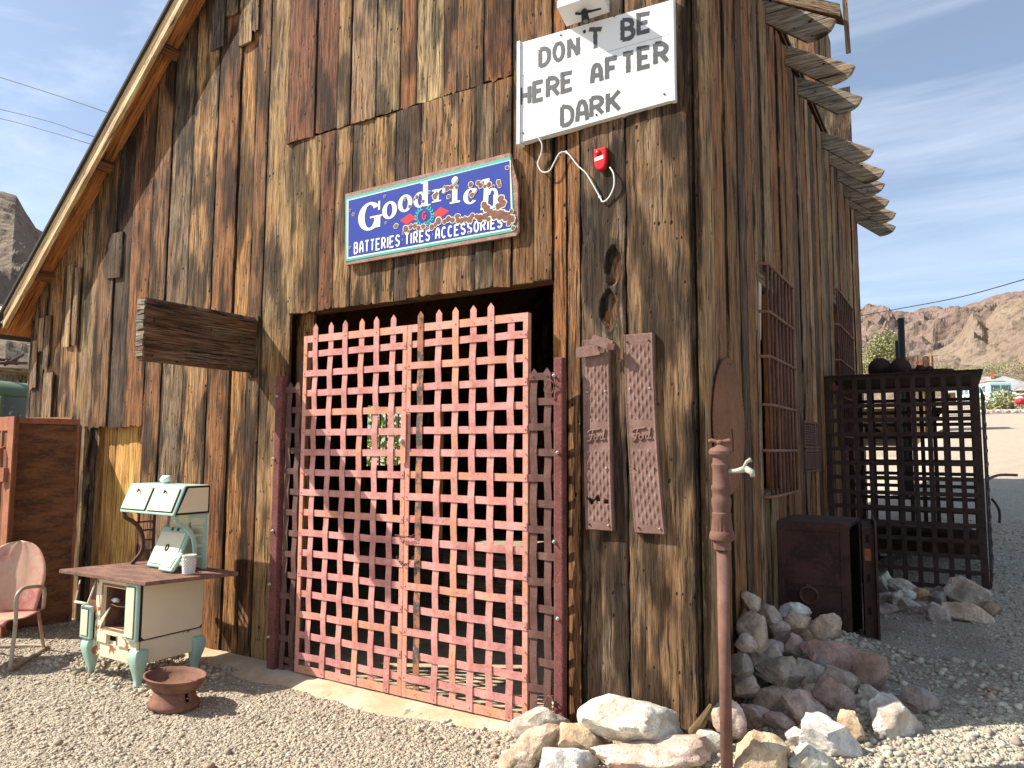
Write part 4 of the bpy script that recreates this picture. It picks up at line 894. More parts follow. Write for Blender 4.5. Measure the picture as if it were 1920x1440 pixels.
A0, B0 = Z6(612, 556), Z6(640, 496); mb = MB(); glyph(mb, 'G', front, A0[0], B0[0], A0[2], B0[2], A0[2], B0[2], .011, GD + .0008); mb.build('letter', 'redenamel', gs)
chips = [(388, 410, 9), (200, 518, 11), (180, 494, 8), (395, 570, 8), (456, 588, 17), (500, 628, 10), (418, 706, 9), (180, 716, 8), (538, 470, 12), (620, 440, 12), (655, 385, 10), (512, 428, 9), (690, 412, 20), (700, 395, 14), (582, 415, 14), (566, 428, 9), (772, 412, 14),
         (765, 362, 18), (790, 356, 16), (820, 356, 13), (748, 352, 9), (905, 340, 18), (912, 402, 16), (950, 330, 17), (965, 345, 18), (990, 350, 13), (1015, 340, 18), (1040, 352, 11), (1072, 325, 16), (1078, 345, 14), (1124, 238, 13), (1085, 425, 24), (1095, 452, 26), (1070, 470, 22), (985, 462, 22), (1000, 480, 24), (1020, 505, 26), (1050, 520, 30), (1085, 520, 34),
         (1120, 530, 32), (1150, 545, 26), (1132, 570, 18), (1150, 500, 14), (990, 530, 24), (960, 545, 26), (940, 530, 16), (915, 525, 16), (900, 550, 24), (870, 548, 20), (850, 556, 20), (825, 530, 18), (828, 556, 18), (795, 552, 20), (770, 545, 20), (748, 562, 16), (712, 560, 24), (692, 580, 16), (672, 596, 20), (640, 604, 12), (620, 590, 17), (592, 600, 18), (570, 588, 18), (545, 592, 18), (515, 606, 22), (530, 618, 12), (1012, 548, 16), (895, 628, 9), (1160, 600, 14)]
rnd = random.Random(4)
for i, (a, b, r_) in enumerate(chips):
    c = Z6(a, b); ph = rnd.random() * 9; par = gs
    for nm, mat, k, w in (('rust_chip', 'rustcrust', 1.0, GD + .0024), ('bare_rim', 'chiprim', 1.27, GD + .0016)):
        R = r_ / 3.2 * .0031 * k; mb = MB()
        mb.prism([(c[0] + R * math.cos(t) * (1 + .38 * mnoise.noise(Vector((math.cos(t) * 1.9, math.sin(t) * 1.9, ph)))), c[2] + R * math.sin(t) * (1 + .38 * mnoise.noise(Vector((math.cos(t) * 1.9, math.sin(t) * 1.9, ph + 3))))) for t in np.linspace(0, 2 * math.pi, 17)[:-1]], front, GD - .003, w + i * .000008)
        o = mb.build(nm, mat, par)
        if nm == 'rust_chip': par = o

# ================================================================ siren, cable
q = F(1128, 300, .05); al = thing('alarm_siren', (q[0], 0, q[2] - .07), 'small red alarm siren with a white label on the plank wall', 'alarm')
mb = MB(); prof = [(-.04, .065), (.04, .065), (.041, .0), (.036, -.035), (.024, -.06), (0, -.07), (-.024, -.06), (-.036, -.035), (-.041, .0)]
mb.prism([(q[0] + a, q[2] + b) for a, b in prof], front, .03, .075); mb.build('case', 'redplastic', al, bevel=.008)
mb = MB(); mb.prism([(q[0] - .032, q[2] - .012), (q[0] + .022, q[2] - .004), (q[0] + .022, q[2] + .018), (q[0] - .032, q[2] + .010)], front, .07, .0765); mb.build('label', 'whiteplastic', al)
mb = MB(); mb.lathe([(.018, 0), (.016, -.006), (.002, -.007)], (q[0] - .012, -.075, q[2] + .038), 14, 'y'); mb.build('dome', 'redplastic', al)
def z7w(a, b, d=.062): return F(920 + a / 3.6, b / 3.6, d)
def smooth_path(pts, n=6):
    P = [Vector(p) for p in pts]; out = []
    for i in range(len(P) - 1):
        p0, p1, p2, p3 = P[max(i - 1, 0)], P[i], P[i + 1], P[min(i + 2, len(P) - 1)]
        for k in range(n):
            t = k / n; out.append(.5 * ((2 * p1) + (p2 - p0) * t + (2 * p0 - 5 * p1 + 4 * p2 - p3) * t * t + (3 * p1 - p0 - 3 * p2 + p3) * t ** 3))
    return out + [P[-1]]
pts = [z7w(322, 928, .08), z7w(346, 975, .075), z7w(340, 1040), z7w(318, 1105), z7w(345, 1158), z7w(395, 1155), z7w(430, 1095), z7w(465, 1035), z7w(510, 1028, .056), z7w(545, 1062), z7w(590, 1120), z7w(645, 1170), z7w(690, 1245), z7w(737, 1328, .056), z7w(758, 1362), z7w(800, 1330, .06), z7w(832, 1255, .07), z7w(830, 1175, .07), z7w(805, 1130, .06)]
cab = thing('cable', z7w(510, 1028, .05), 'thin white cable looping from the warning sign down to the red siren', 'cable')
mb = MB(); mb.tube(smooth_path(pts), .0042, 7); mb.build('cord', 'rope', cab)
for a, b in ((510, 1028), (737, 1328)):
    c = z7w(a, b, .046); mb = MB(); mb.lathe([(.009, .012), (.010, 0), (.007, -.008)], c, 10, 'y'); mb.build('clip', 'whiteplastic', cab)

# ================================================================ running boards with raised script
FORD = [[(.02, .78), (.10, .95), (.3, 1.0), (.62, .98), (.70, 1.06)], [(.33, .98), (.26, .5), (.18, .1), (.06, .0), (.0, .12)], [(.08, .55), (.24, .52), (.44, .56)], arc(.46, .22, .085, .2, 70, 430, 12), [(.6, .42), (.58, .05)], [(.6, .3), (.66, .42), (.73, .40)], arc(.80, .2, .075, .19, 70, 430, 12), [(.97, .95), (.92, .45), (.885, .1), (.93, .0), (1.0, .1)]]
def running_board(X0, X1, Zb, Zt, curve, label, seed, torn):
    t = thing('running_board', ((X0 + X1) / 2, -.02, Zb), label, 'running board', 'embossed metal running boards hung on the wall')
    nx, nz = 46, 190; Wd = X1 - X0; H = Zt - Zb; rnd = random.Random(seed); V = []; Fc = []; keep = set()
    bumps = {}
    def emb(u, z):
        if abs(z - H * .485) < .085 or u < .03 or u > Wd - .03 or z < .05 or z > H - .06: return 0
        cu, cz = .0225, .067; r = int(math.floor(u / cu)); best = 0
        for i in (r - 1, r, r + 1):
            uc = (i + .5) * cu; zo = cz / 2 if i % 2 else 0; k = round((z - zo) / cz); zc = k * cz + zo
            d = abs(u - uc) / .0085 + abs(z - zc) / .030
            if d < 1: best = max(best, .007 * (1 - d) ** .7)
        return best
    def pos(u, z, w): 
        s = z / H; dx = curve * (1 - s) ** 2.2
        return (X0 + u + dx, -(.078 + w + .004 * math.sin(s * 5 + seed)), Zb + z)
    holes = [(.03 + rnd.uniform(-.01, .02), .17 * 1 + rnd.uniform(-.008, .008), .014) for _ in range(3)] if torn else []
    for i in range(nz + 1):
        for j in range(nx + 1):
            u, z = Wd * j / nx, H * i / nz; e = emb(u, z)
            edge = min(u, Wd - u); w = e - (.03 * (1 - edge / .006) if edge < .006 else 0) + (.003 if .006 <= edge < .014 else 0)
            V.append(pos(u, z, w))
    m = nx + 1
    for i in range(nz):
        for j in range(nx):
            u, z = Wd * (j + .5) / nx, H * (i + .5) / nz
            if torn and ((abs(z - .165 - .012 * math.sin(u * 90)) < .012 + .006 * math.sin(u * 160)) and .02 < u < .105 or (abs(z - .16) < .012 and .128 < u < .155)): continue
            Fc.append((i * m + j, i * m + j + 1, (i + 1) * m + j + 1, (i + 1) * m + j))
    mb = MB(); mb.add(V, Fc, smooth=True); o = mb.build('tread_plate', 'mauve', t)
    sm = o.modifiers.new('thick', 'SOLIDIFY'); sm.thickness = .003
    mb = MB(); sw, sh = Wd * .62, .062
    for k, st in enumerate(FORD):
        mb.tube(smooth_path([pos(Wd * .2 + a * sw, H * .485 - .03 + b * sh + a * .012, .004) for a, b in st], 4), .0052, 6)
    mb.build('raised_script', 'mauve', t)
    for u, z in ((.025, H - .04), (Wd - .03, H - .04), (.035, H * .72), (Wd - .03, H * .72), (.035, H * .32), (Wd - .03, H * .32), (.03, .03), (Wd - .03, .03)):
        mb = MB(); p = pos(u, z, .002); mb.lathe([(.006, 0), (.0055, -.005), (.002, -.007)], p, 8, 'y'); mb.build('nail', 'steel' if rnd.random() < .5 else 'iron_brown', t)
q = [F(1090, 636, .078), F(1144, 630, .078), F(1156, 990, .078)]
running_board(F(1090, 640, .078)[0], F(1143, 640, .078)[0], F(1125, 994, .078)[2], F(1115, 636, .078)[2], .018, 'left rusty mauve running board with a torn hole and raised script', 1, True)
running_board(F(1168, 640, .078)[0], F(1226, 640, .078)[0], F(1210, 1000, .078)[2], F(1195, 626, .078)[2], .055, 'right rusty mauve running board, bent sideways at its lower end', 2, False)
hs = thing('hasp', F(1120, 650, .07), 'broken steel hasp bracket nailed across the top of the left running board', 'bracket')
mb = MB(); a = F(1080, 672, .105); b = F(1122, 650, .105); mb.obox(a, (.15, 0, .012), (0, .006, 0), (0, 0, .062)); mb.build('strap_plate', 'mauve', hs, bevel=.002)
mb = MB(); a = F(1106, 644, .14); mb.obox(a, (.125, 0, -.045), (0, .02, 0), (.018, 0, .05)); mb.build('bent_plate', 'mauve', hs, bevel=.002)
mb = MB(); a = F(1136, 655, .145); mb.obox(a, (.045, 0, -.01), (0, .03, 0), (.012, 0, .036)); mb.build('staple', 'iron_brown', hs, bevel=.003)

# ================================================================ circular saw blade on the side wall
mb = MB(); cy, cz = .44, 1.74; n = 84; poly = []
for i in range(n):
    a0 = 2 * math.pi * i / n; a1 = 2 * math.pi * (i + .75) / n
    for a, r_ in ((a0, 1.0), (a1, .965)): poly.append((cy + .345 * r_ * math.cos(a), cz + .40 * r_ * math.sin(a)))
mb.prism(poly, side, .055, .06); sb = mb.build('saw_blade', 'saw', None); tag(sb, 'large rusty brown saw blade fixed flat to the shaded side wall behind the standpipe', 'saw blade')
mb = MB(); mb.tube([(.061, cy + .03, cz - .02), (.061, cy + .05, cz - .08), (.061, cy + .045, cz - .15)], .004, 5); mb.build('split', 'dark', sb)
mb = MB()
for dy in (-.02, .03): mb.lathe([(.008, 0), (.008, .002)], (.0595, cy + dy, cz + .36), 10, 'x')
mb.build('bolt_hole', 'dark', sb)

# ================================================================ standpipe
PY = .34
pb = F(1358, 1385, PY); px_ = F(1356, 1100, PY)[0]
def pz(py): return F(1353, py, PY)[2]
sp = thing('standpipe', (px_, -PY, 0), 'tall mauve cast-iron standpipe with a fluted collar and a small pale tap', 'standpipe')
zc = pz(1030); lean = .0
mb = MB(); mb.tube([(px_, -PY, -.05), (px_, -PY, zc + .01)], .0275, 24); mb.build('pipe', 'pump', sp)
mb = MB(); K = lambda py: pz(py) - zc
mb.lathe([(.042, K(1030)), (.042, K(1014))], (px_, -PY, zc), 6)
prof = [(.05, K(1014)), (.062, K(1011)), (.065, K(1005)), (.060, K(998)), (.053, K(995)), (.046, K(970)), (.049, K(966)), (.049, K(962)), (.044, K(960)), (.046, K(954)), (.05, K(944)), (.05, K(936)), (.044, K(930)), (.044, K(922)), (.05, K(918)), (.05, K(912)), (.043, K(908)), (.042, K(880)), (.046, K(876)), (.047, K(871)), (.041, K(868)), (.04, K(858)), (.046, K(855)), (.058, K(852)), (.060, K(846)), (.050, K(841)), (.032, K(838)), (.02, K(836)), (.013, K(832)), (.012, K(828))]
mb.lathe(prof, (px_, -PY, zc), 36, mod=lambda i, j, t: .92 * (1 + (.035 * math.cos(t * 18) if 3 < i < 6 else 0))); o = mb.build('column_head', 'pump', sp); o.data.set_sharp_from_angle(angle=rad(34))
mb = MB(); q = np.array([px_, -PY, pz(830)]); mb.tube([q + (-.055, .0, .006), q + (-.04, 0, .010), q + (-.015, 0, .004), q + (.015, 0, .006), q + (.04, 0, .010), q + (.055, 0, .002)], [.010, .011, .008, .008, .011, .010], 10); mb.lathe([(.016, -.008), (.018, .006), (.01, .014)], q, 12); mb.build('key_handle', 'pump', sp)
mb = MB(); q = np.array([px_ + .035, -PY, pz(883)]); mb.tube([q, q + (.05, -.01, .004), q + (.085, -.015, .012)], [.013, .012, .017], 10); mb.tube([q + (.085, -.015, .012), q + (.115, -.02, -.002), q + (.118, -.02, -.024)], [.016, .014, .012], 10); mb.tube([q + (.075, -.013, .015), q + (.09, -.013, .045), q + (.11, -.012, .056)], [.008, .008, .011], 8); mb.build('tap', 'galv', sp)

# ================================================================ kitchen range
ST = thing('kitchen_range', (-3.9, -.6, 0), 'old cream and mint enamel kitchen range with a raised warming cabinet and rusty top', 'stove')
X0, X1, Y0, Y1 = -4.20, -3.57, -.85, -.36            # front is Y0
mb = MB(); n = 13
mb.prism([(-4.45, -.93), (-3.44, -.90), (-3.27, -.30), (-4.28, -.27)], lambda a, b, w: (a, b, w), .685, .712); mb.build('cooktop', 'tabletop', ST, bevel=.004)
# body shell with an open oven mouth
mb = MB(); ox0, ox1, oz0, oz1 = -4.0, -3.69, .345, .625
bx0, bx1 = -4.09, -3.585
mb.box((bx0, Y0, .24), (ox0, Y0 + .02, .684)); mb.box((ox1, Y0, .24), (bx1, Y0 + .02, .684)); mb.box((ox0 + .0005, Y0, oz1), (ox1 - .0005, Y0 + .02, .684)); mb.box((ox0 + .0005, Y0, .30), (ox1 - .0005, Y0 + .02, oz0)); mb.box((ox0 + .0005, Y0, .24), (-3.93, Y0 + .02, .299)); mb.box((-3.82, Y0, .24), (ox1 - .0005, Y0 + .02, .299))
mb.box((bx0, Y0 + .021, .24), (bx0 + .015, Y1, .684)); mb.box((bx0 + .016, Y1 - .015, .24), (bx1, Y1, .684)); mb.box((bx0 + .016, Y0 + .021, .24), (bx1 - .02, Y1 - .016, .255)); mb.build('body', 'crusty', ST)
mb = MB(); mb.box((ox0 - .005, Y0 + .022, oz0 - .01), (ox0 + .004, Y1 - .03, oz1 + .01)); mb.box((ox1 - .004, Y0 + .022, oz0 - .01), (ox1 + .005, Y1 - .03, oz1 + .01)); mb.box((ox0, Y1 - .03, oz0 - .01), (ox1, Y1 - .02, oz1 + .01)); mb.box((ox0 + .005, Y0 + .022, oz0 - .012), (ox1 - .005, Y1 - .031, oz0 - .002)); mb.box((ox0 + .005, Y0 + .022, oz1 + .002), (ox1 - .005, Y1 - .031, oz1 + .01)); mb.build('oven', 'potrust', ST)
mb = MB(); 
for i in range(9): mb.tube([(ox0 + .006 + i * .037, Y0 + .04, .50), (ox0 + .006 + i * .037, Y1 - .05, .50)], .0025, 5)
mb.tube([(ox0 + .004, Y0 + .035, .50), (ox0 + .15, Y0 + .015, .497), (ox1 - .004, Y0 + .035, .50)], .0035, 6); mb.build('oven_rack', 'iron_brown', ST)
mb = MB(); mb.box((-3.929, Y0 + .03, .25), (-3.821, Y0 + .2, .298)); mb.build('draft_opening', 'dark', ST)
mb = MB(); mb.prism([(ox0 - .005, .40), (ox0 + .10, .49), (ox0 + .005, .36), (ox0 - .01, .335)], lambda a, b, w: (a, w, b), Y0 - .012, Y0 - .004); mb.build('broken_hinge', 'crusty', ST)
mb = MB()
for z, w in ((.632, .016), (.334, .014)): mb.box((ox0 - .02, Y0 - .003, z), (ox1 + .02, Y0 - .0005, z + w))
mb.box((ox0 - .022, Y0 - .003, .352), (ox0 - .004, Y0 - .0005, .63)); mb.box((-3.94, Y0 - .003, .24), (-3.931, Y0 - .0005, .305)); mb.box((-3.819, Y0 - .003, .24), (-3.81, Y0 - .0005, .305)); mb.build('rusted_edge', 'orust', ST)
def enamel_door(name, x0, x1, y, z0, z1, parent, m=.035):
    mb = MB(); mb.box((x0, y - .028, z0), (x1, y, z1)); o = mb.build(name, 'mint', parent, bevel=.01)
    mb = MB(); mb.box((x0 + m, y - .036, z0 + m), (x1 - m, y - .0285, z1 - m)); mb.build('panel', 'cream', o, bevel=.004)
    mb = MB(); mb.box((x0 + m - .003, y - .0315, z0 + m - .003), (x1 - m + .003, y - .0283, z1 - m + .003)); mb.build('panel_line', 'black', o, bevel=.003)
    return o
enamel_door('side_door', -3.695, -3.555, Y0 - .001, .30, .683, ST, .024)
d = enamel_door('firebox_door', -4.235, -4.10, Y0 - .001, .245, .475, ST, .025)
mb = MB()
pts = [(-4.225, Y0 - .045, .655), (-4.255, Y0 - .055, .50), (-4.11, Y0 - .05, .498), (-4.085, Y0 - .01, .655)]
mb.tube(pts, .006, 6); mb.tube([(-4.258, Y0 - .055, .498), (-4.1, Y0 - .05, .497)], .009, 6); mb.build('open_frame', 'crusty', ST)
mb = MB(); mb.box((-4.215, Y0 + .02, .25), (-4.094, Y0 + .3, .66)); mb.build('firebox', 'potrust', ST)
mb = MB(); mb.box((bx1, Y0 + .01, .295), (bx1 + .012, Y1, .683)); o = mb.build('side_panel', 'black', ST, bevel=.003)
mb = MB(); mb.box((bx1 - .019, Y0 + .03, .235), (bx1 - .002, Y1, .294)); mb.build('base_rail', 'crusty', ST)
mb = MB(); c = .02; y0, y1, z0, z1 = Y0 + .022, Y1 - .004, .305, .677
mb.prism([(y0, z0 + c), (y0 + c, z0), (y1 - c, z0), (y1, z0 + c), (y1, z1 - c), (y1 - c, z1), (y0 + c, z1), (y0, z1 - c)], side, bx1 + .0125, bx1 + .018); mb.build('enamel_sheet', 'cream', o, bevel=.003)
# apron and legs
mb = MB(); mb.box((X0 + .02, Y0 + .012, .135), (X1 - .03, Y0 + .03, .238)); mb.build('apron', 'crusty', ST, bevel=.004)
mb = MB(); mb.box((X1 - .035, Y0 + .05, .135), (X1 - .017, Y1 - .02, .238)); mb.build('apron', 'cream', ST, bevel=.004)
for (lx_, ly, sx, sy) in ((X0, Y0, -1, -1), (X1, Y0, 1, -1), (X1, Y1, 1, 1), (X0, Y1, -1, 1)):
    vs = []; fs = []
    prof = [(.24, .046, .0), (.215, .051, .006), (.18, .051, .009), (.13, .043, .005), (.08, .033, .0), (.04, .025, -.002), (.018, .022, .0), (.0, .026, .003)]
    for z, w, o_ in prof:
        cx, cy = lx_ + sx * o_ - sx * .03, ly + sy * o_ - sy * .03
        vs += [(cx - w * .9, cy - w * .9, z), (cx + w * .9, cy - w * .9, z), (cx + w * .9, cy + w * .9, z), (cx - w * .9, cy + w * .9, z)]
    for i in range(len(prof) - 1):
        for j in range(4): fs.append((i * 4 + j, i * 4 + (j + 1) % 4, i * 4 + 4 + (j + 1) % 4, i * 4 + 4 + j))
    fs += [(0, 1, 2, 3), tuple(len(vs) - 4 + j for j in range(4))[::-1]]; mb = MB(); mb.add(vs, fs, smooth=True); o = mb.build('leg', 'mint', ST, bevel=.006)
# back plate and warming cabinet
hx0, hx1 = -4.24, -3.575
mb = MB(); mb.box((-4.02, -.345, .713), (hx1, -.335, 1.12)); mb.build('back_plate', 'cream', ST, bevel=.002)
hz0, hz1, hyb, hyt, hb = 1.115, 1.325, -.63, -.545, -.335
mb = MB(); mb.prism([(hyb, hz0), (hb, hz0), (hb, hz1), (hyt, hz1)], lambda a, b, w: (w, a, b), hx0, hx1); cab_ = mb.build('warming_cabinet', 'mint', ST, bevel=.012)
dv = np.array([0, hyt - hyb, hz1 - hz0]); nv = np.array([0, -(hz1 - hz0), hyt - hyb]); nv = nv / np.linalg.norm(nv); dv = dv / np.linalg.norm(dv)
for a, b in ((hx0 + .018, (hx0 + hx1) / 2 - .012), ((hx0 + hx1) / 2 + .012, hx1 - .022)):
    o_ = np.array([a, hyb, hz0]) + dv * .022
    mb = MB(); mb.obox(o_ + nv * .0005, (b - a, 0, 0), nv * .004, dv * .178); mb.build('door_line', 'black', cab_, bevel=.004)
    mb = MB(); mb.obox(o_ + np.array([.005, 0, 0]) + dv * .005 + nv * .005, (b - a - .01, 0, 0), nv * .007, dv * .168); o2 = mb.build('cabinet_door', 'cream', ST, bevel=.005)
    mb = MB(); q = o_ + np.array([(b - a) / 2, 0, 0]) + dv * .15 + nv * .013; mb.tube([q, q + nv * .014 + dv * .004, q + nv * .016 - dv * .018 + np.array([.01, 0, 0])], .006, 7); mb.build('knob', 'black', o2)
mb = MB(); c = .018
def trap(g): return [(hyb + g + .012, hz0 + g), (hb - g, hz0 + g), (hb - g, hz1 - g), (hyt + g + .008, hz1 - g)]
mb.prism(trap(.004), side, hx1 + .0005, hx1 + .004); o2 = mb.build('cabinet_end', 'black', ST)
mb = MB(); mb.prism(trap(.018), side, hx1 + .0045, hx1 + .008); mb.build('enamel_sheet', 'cream', o2, bevel=.003)
# scrolled brackets under the cabinet
for x, mat in ((hx1 - .012, 'mint'), (-4.22, 'iron_brown')):
    mb = MB(); sc_ = smooth_path([(x, -.60, 1.112), (x, -.585, 1.07), (x, -.52, 1.03), (x, -.46, .96), (x, -.435, .86), (x, -.45, .79), (x, -.50, .735), (x, -.52, .715)], 5)
    n = len(sc_); vs = []; fs = []
    for i, p in enumerate(sc_):
        d = (sc_[min(i + 1, n - 1)] - sc_[max(i - 1, 0)]).normalized(); m_ = Vector((0, -d.z, d.y)); 
        for (s, t) in ((-1, -1), (1, -1), (1, 1), (-1, 1)): vs.append(p + m_ * .014 * s + Vector((.008 * t, 0, 0)))
    for i in range(n - 1):
        for j in range(4): fs.append((i * 4 + j, i * 4 + (j + 1) % 4, i * 4 + 4 + (j + 1) % 4, i * 4 + 4 + j))
    fs += [(0, 1, 2, 3), tuple((n - 1) * 4 + j for j in range(4))]; mb.add(vs, fs)
    mb.box((x - .008, -.37, .714), (x + .008, -.346, 1.112)); mb.box((x - .007, -.50, 1.09), (x + .007, -.371, 1.112))
    for z, ya in ((1.02, -.515), (.955, -.463), (.88, -.44), (.80, -.445)): mb.box((x - .006, ya, z), (x + .006, -.371, z + .014))
    mb.box((x - .006, -.49, 1.02), (x + .006, -.476, 1.09)); mb.build('bracket', mat, ST)
ST_SHIFT = .045
# loose enamel doors and the cup on the range
def loose_door(name, base, w, h, lean, label, knob, rot=0.):
    cr, sr = math.cos(rot), math.sin(rot); ax = np.array([cr, sr, 0]); up = np.array([-sr * math.sin(lean), cr * math.sin(lean), math.cos(lean)]); nn = np.cross(ax, up); base = np.array(base, float)
    t = thing(name, base + ax * w / 2, label, 'stove door')
    mb = MB(); mb.obox(base, ax * w, -nn * -.03, up * h); mb.build('rim', 'mint', t, bevel=.012)
    m_ = .026; mb = MB(); mb.obox(base + ax * m_ + up * m_ + nn * .0305, ax * (w - 2 * m_), nn * .006, up * (h - 2.6 * m_)); mb.build('panel', 'cream', t, bevel=.005)
    if knob:
        mb = MB(); q = base + ax * w / 2 + up * h * .48 + nn * .036
        mb.tube([q + ax * .016 * math.cos(u) + up * .022 * math.sin(u) + nn * .003 for u in np.linspace(0, 6.28, 13)], .005, 6); mb.build('emblem', 'black', t)
        for s in (.4, .6): mb = MB(); mb.obox(base + ax * (w * s - .01) + up * (h - .03) + nn * .031, ax * .02, nn * .006, up * .022); mb.build('hinge', 'iron_brown', t)
loose_door('oven_door', (-4.0, -.52, .713), .34, .31, .42, 'large loose oven door leaning on the back of the range, its upper half in shade', True)
loose_door('lid_door', (-3.74, -.60, .713), .16, .15, .62, 'small loose white enamel door propped in front of the larger one on the range top', False)
ct = thing('wicker_cup', (-3.47, -.56, .712), 'white woven wicker cup at the right end of the range top', 'cup')
mb = MB(); mb.lathe([(.034, 0), (.036, .004), (.045, .125), (.050, .135), (.046, .136), (.04, .12)], (-3.47, -.56, .712), 24); mb.build('vessel', 'canvas', ct)
mb = MB()
for k in range(10):
    for j in range(14):
        a = 2 * math.pi * (j + (k % 2) * .5) / 14; r_ = .0365 + .0085 * k / 10; z = .722 + k * .0105; mb.blob((-3.47 + r_ * math.cos(a), -.56 + r_ * math.sin(a), z), .0072, j, 1, 0, (.5, .5, .5), (1, 1, .7))
mb.build('weave', 'whiteplastic', ct)
mb = MB(); mb.blob((-4.02, -.40, 1.355), .04, 3, 2, .3, (.7, .7, .7), (1.3, 1, .8)); o = mb.build('crumpled_paper', 'whiteplastic', None); tag(o, 'crumpled white paper on top of the warming cabinet', 'paper')
mb = MB(); mb.blob((-3.95, Y0 + .06, .522), .022, 5, 2, .4, (.7, .7, .7), (1.6, 1, .8)); o = mb.build('crumpled_paper', 'whiteplastic', None); tag(o, 'small white scrap lying on the oven rack of the range', 'paper')

# ================================================================ cast-iron fire pot
c = (-3.08, -.90, -.005); fp = thing('fire_pot', c, 'rusty cast-iron fire bowl on a flared foot, on the gravel by the range', 'fire pot')
mb = MB(); mb.lathe([(.10, .10), (.14, .105), (.20, .135), (.235, .175), (.25, .215), (.262, .218), (.262, .226), (.245, .228), (.232, .19), (.19, .15), (.12, .125), (.01, .12)], c, 40); 
mb.v = [(c[0] + (p[0] - c[0]) * .86, c[1] + (p[1] - c[1]) * .62, p[2] * .80) for p in mb.v]; mb.build('bowl', 'potrust', fp)
mb = MB(); n = 32; vs = []; fs = []
for i, (r_, z) in enumerate([(.138, .10), (.142, .075), (.152, .038), (.172, .018), (.174, -.01)]):
    for j in range(n): a = 2 * math.pi * j / n; vs.append((c[0] + r_ * math.cos(a), c[1] + r_ * .8 * math.sin(a), z))
for i in range(4):
    for j in range(n):
        if i in (0, 1) and j == 31: continue
        fs.append((i * n + j, i * n + (j + 1) % n, (i + 1) * n + (j + 1) % n, (i + 1) * n + j))
mb.add(vs, fs, smooth=True); o = mb.build('foot', 'potrust', fp); m_ = o.modifiers.new('thick', 'SOLIDIFY'); m_.thickness = .008
for s in (-1, 1): mb = MB(); mb.obox((c[0] + s * .218 - .02, c[1] - .03, .171), (.04 + .02 * s, 0, .012), (0, .06, 0), (0, 0, .014)); mb.build('lug', 'potrust', fp, bevel=.004)

# ================================================================ metal lawn chair
CH = thing('lawn_chair', (-5.38, -.62, 0), 'faded pink metal lawn chair with a round shell back at the left edge', 'chair')
ccx, ccy = -5.38, -.62
def shell(name, f, mat, nu=30, nv=16):
    V = []; Fc = []
    for i in range(nu + 1):
        for j in range(nv + 1): V.append(f(i / nu, j / nv))
    for i in range(nu):
        for j in range(nv): o = i * (nv + 1) + j; Fc.append((o, o + 1, o + nv + 2, o + nv + 1))
    mb = MB(); mb.add(V, Fc, smooth=True); o = mb.build(name, mat, CH); m_ = o.modifiers.new('thick', 'SOLIDIFY'); m_.thickness = .006; return o
def back_f(u, v):
    t = 2 * v - 1; zz_ = u; hw = .235 * math.sqrt(max(0.0, 1 - (max(0, (zz_ - .42)) / .58) ** 2)) * (.90 + .10 * min(1, zz_ / .42)); x = t * hw
    y = ccy + .02 + .14 * u - .05 * (t * hw / .235) ** 2 - .006 * (1 if abs(abs(t) - .28) < .09 else 0) * (1 if u > .1 else 0); return (ccx + x, y, .29 + .46 * u)
shell('backrest', back_f, 'chairpaint')
def seat_f(u, v):
    t = 2 * v - 1; hw = .235 * (1 - .12 * max(0, u - .8) / .2); y = ccy + .03 - .42 * u; z = .285 + .022 * u - .02 * math.sin(math.pi * u) - (.045 * max(0, (u - .88) / .12) ** 2) + .012 * t * t; return (ccx + t * hw, y, z)
shell('seat', seat_f, 'chairpaint')
for s in (-1, 1):
    x = ccx + s * .245; mb = MB()
    mb.tube(smooth_path([(x, ccy + .01, .30), (x + s * .01, ccy - .0, .42), (x + s * .03, ccy - .10, .47), (x + s * .035, ccy - .30, .50), (x + s * .04, ccy - .38, .49), (x + s * .035, ccy - .405, .45), (x + s * .01, ccy - .35, .34), (x + s * .005, ccy - .34, .25), (x + s * .003, ccy - .36, .03), (x, ccy - .33, .0), (x - s * .01, ccy - .2, -.005), (x - s * .03, ccy + .15, .0)], 5), .0125, 9); mb.build('arm_and_leg', 'chairtube', CH)
mb = MB(); mb.tube(smooth_path([(ccx - .215, ccy + .15, 0), (ccx - .15, ccy + .22, 0), (ccx + .15, ccy + .22, 0), (ccx + .215, ccy + .15, 0)], 5), .0125, 8); mb.build('rear_runner', 'chairtube', CH)
for s in (-1, 1): mb = MB(); mb.tube([(ccx + s * .2, ccy + .04, .29), (ccx + s * .2, ccy + .15, .0)], .011, 8); mb.build('rear_strut', 'chairtube', CH)

for o in list(CH.children):
    pass
CH.rotation_euler.z = rad(38); CH.location = (-5.19, -.94, 0); CH.scale = (1.13, 1.13, 1.13)

# ================================================================ rusty iron doors leaning at the left
rs_ = thing('iron_sheet', (-5.95, -.25, 0), 'tall dark rust-striped iron sheet standing edge-on against the barn, left of the niche', 'metal sheet')
mb = MB(); A = np.array([-5.87, -.06, 0.]); B = np.array([-6.0, -.66, 0.]); n_ = np.array([.98, -.2, 0])
mb.obox(A, B - A, n_ * -.03, (-.05, .0, 1.86)); mb.build('plate', 'sheet', rs_, bevel=.004)
for a, t in ((A, 0), (A, 1)):
    mb = MB(); q = A if t == 0 else A + (B - A) * .965
    mb.obox(q + n_ * .0005, (B - A) * .035, n_ * .014, (-.05, 0, 1.86)); mb.build('edge_flange', 'orust', rs_)
mb = MB(); mb.obox(A + np.array([-.0485, 0, 1.81]) + n_ * .0005 + (B - A) * .036, (B - A) * .928, n_ * .012, (-.0015, 0, .05)); mb.build('edge_flange', 'orust', rs_)
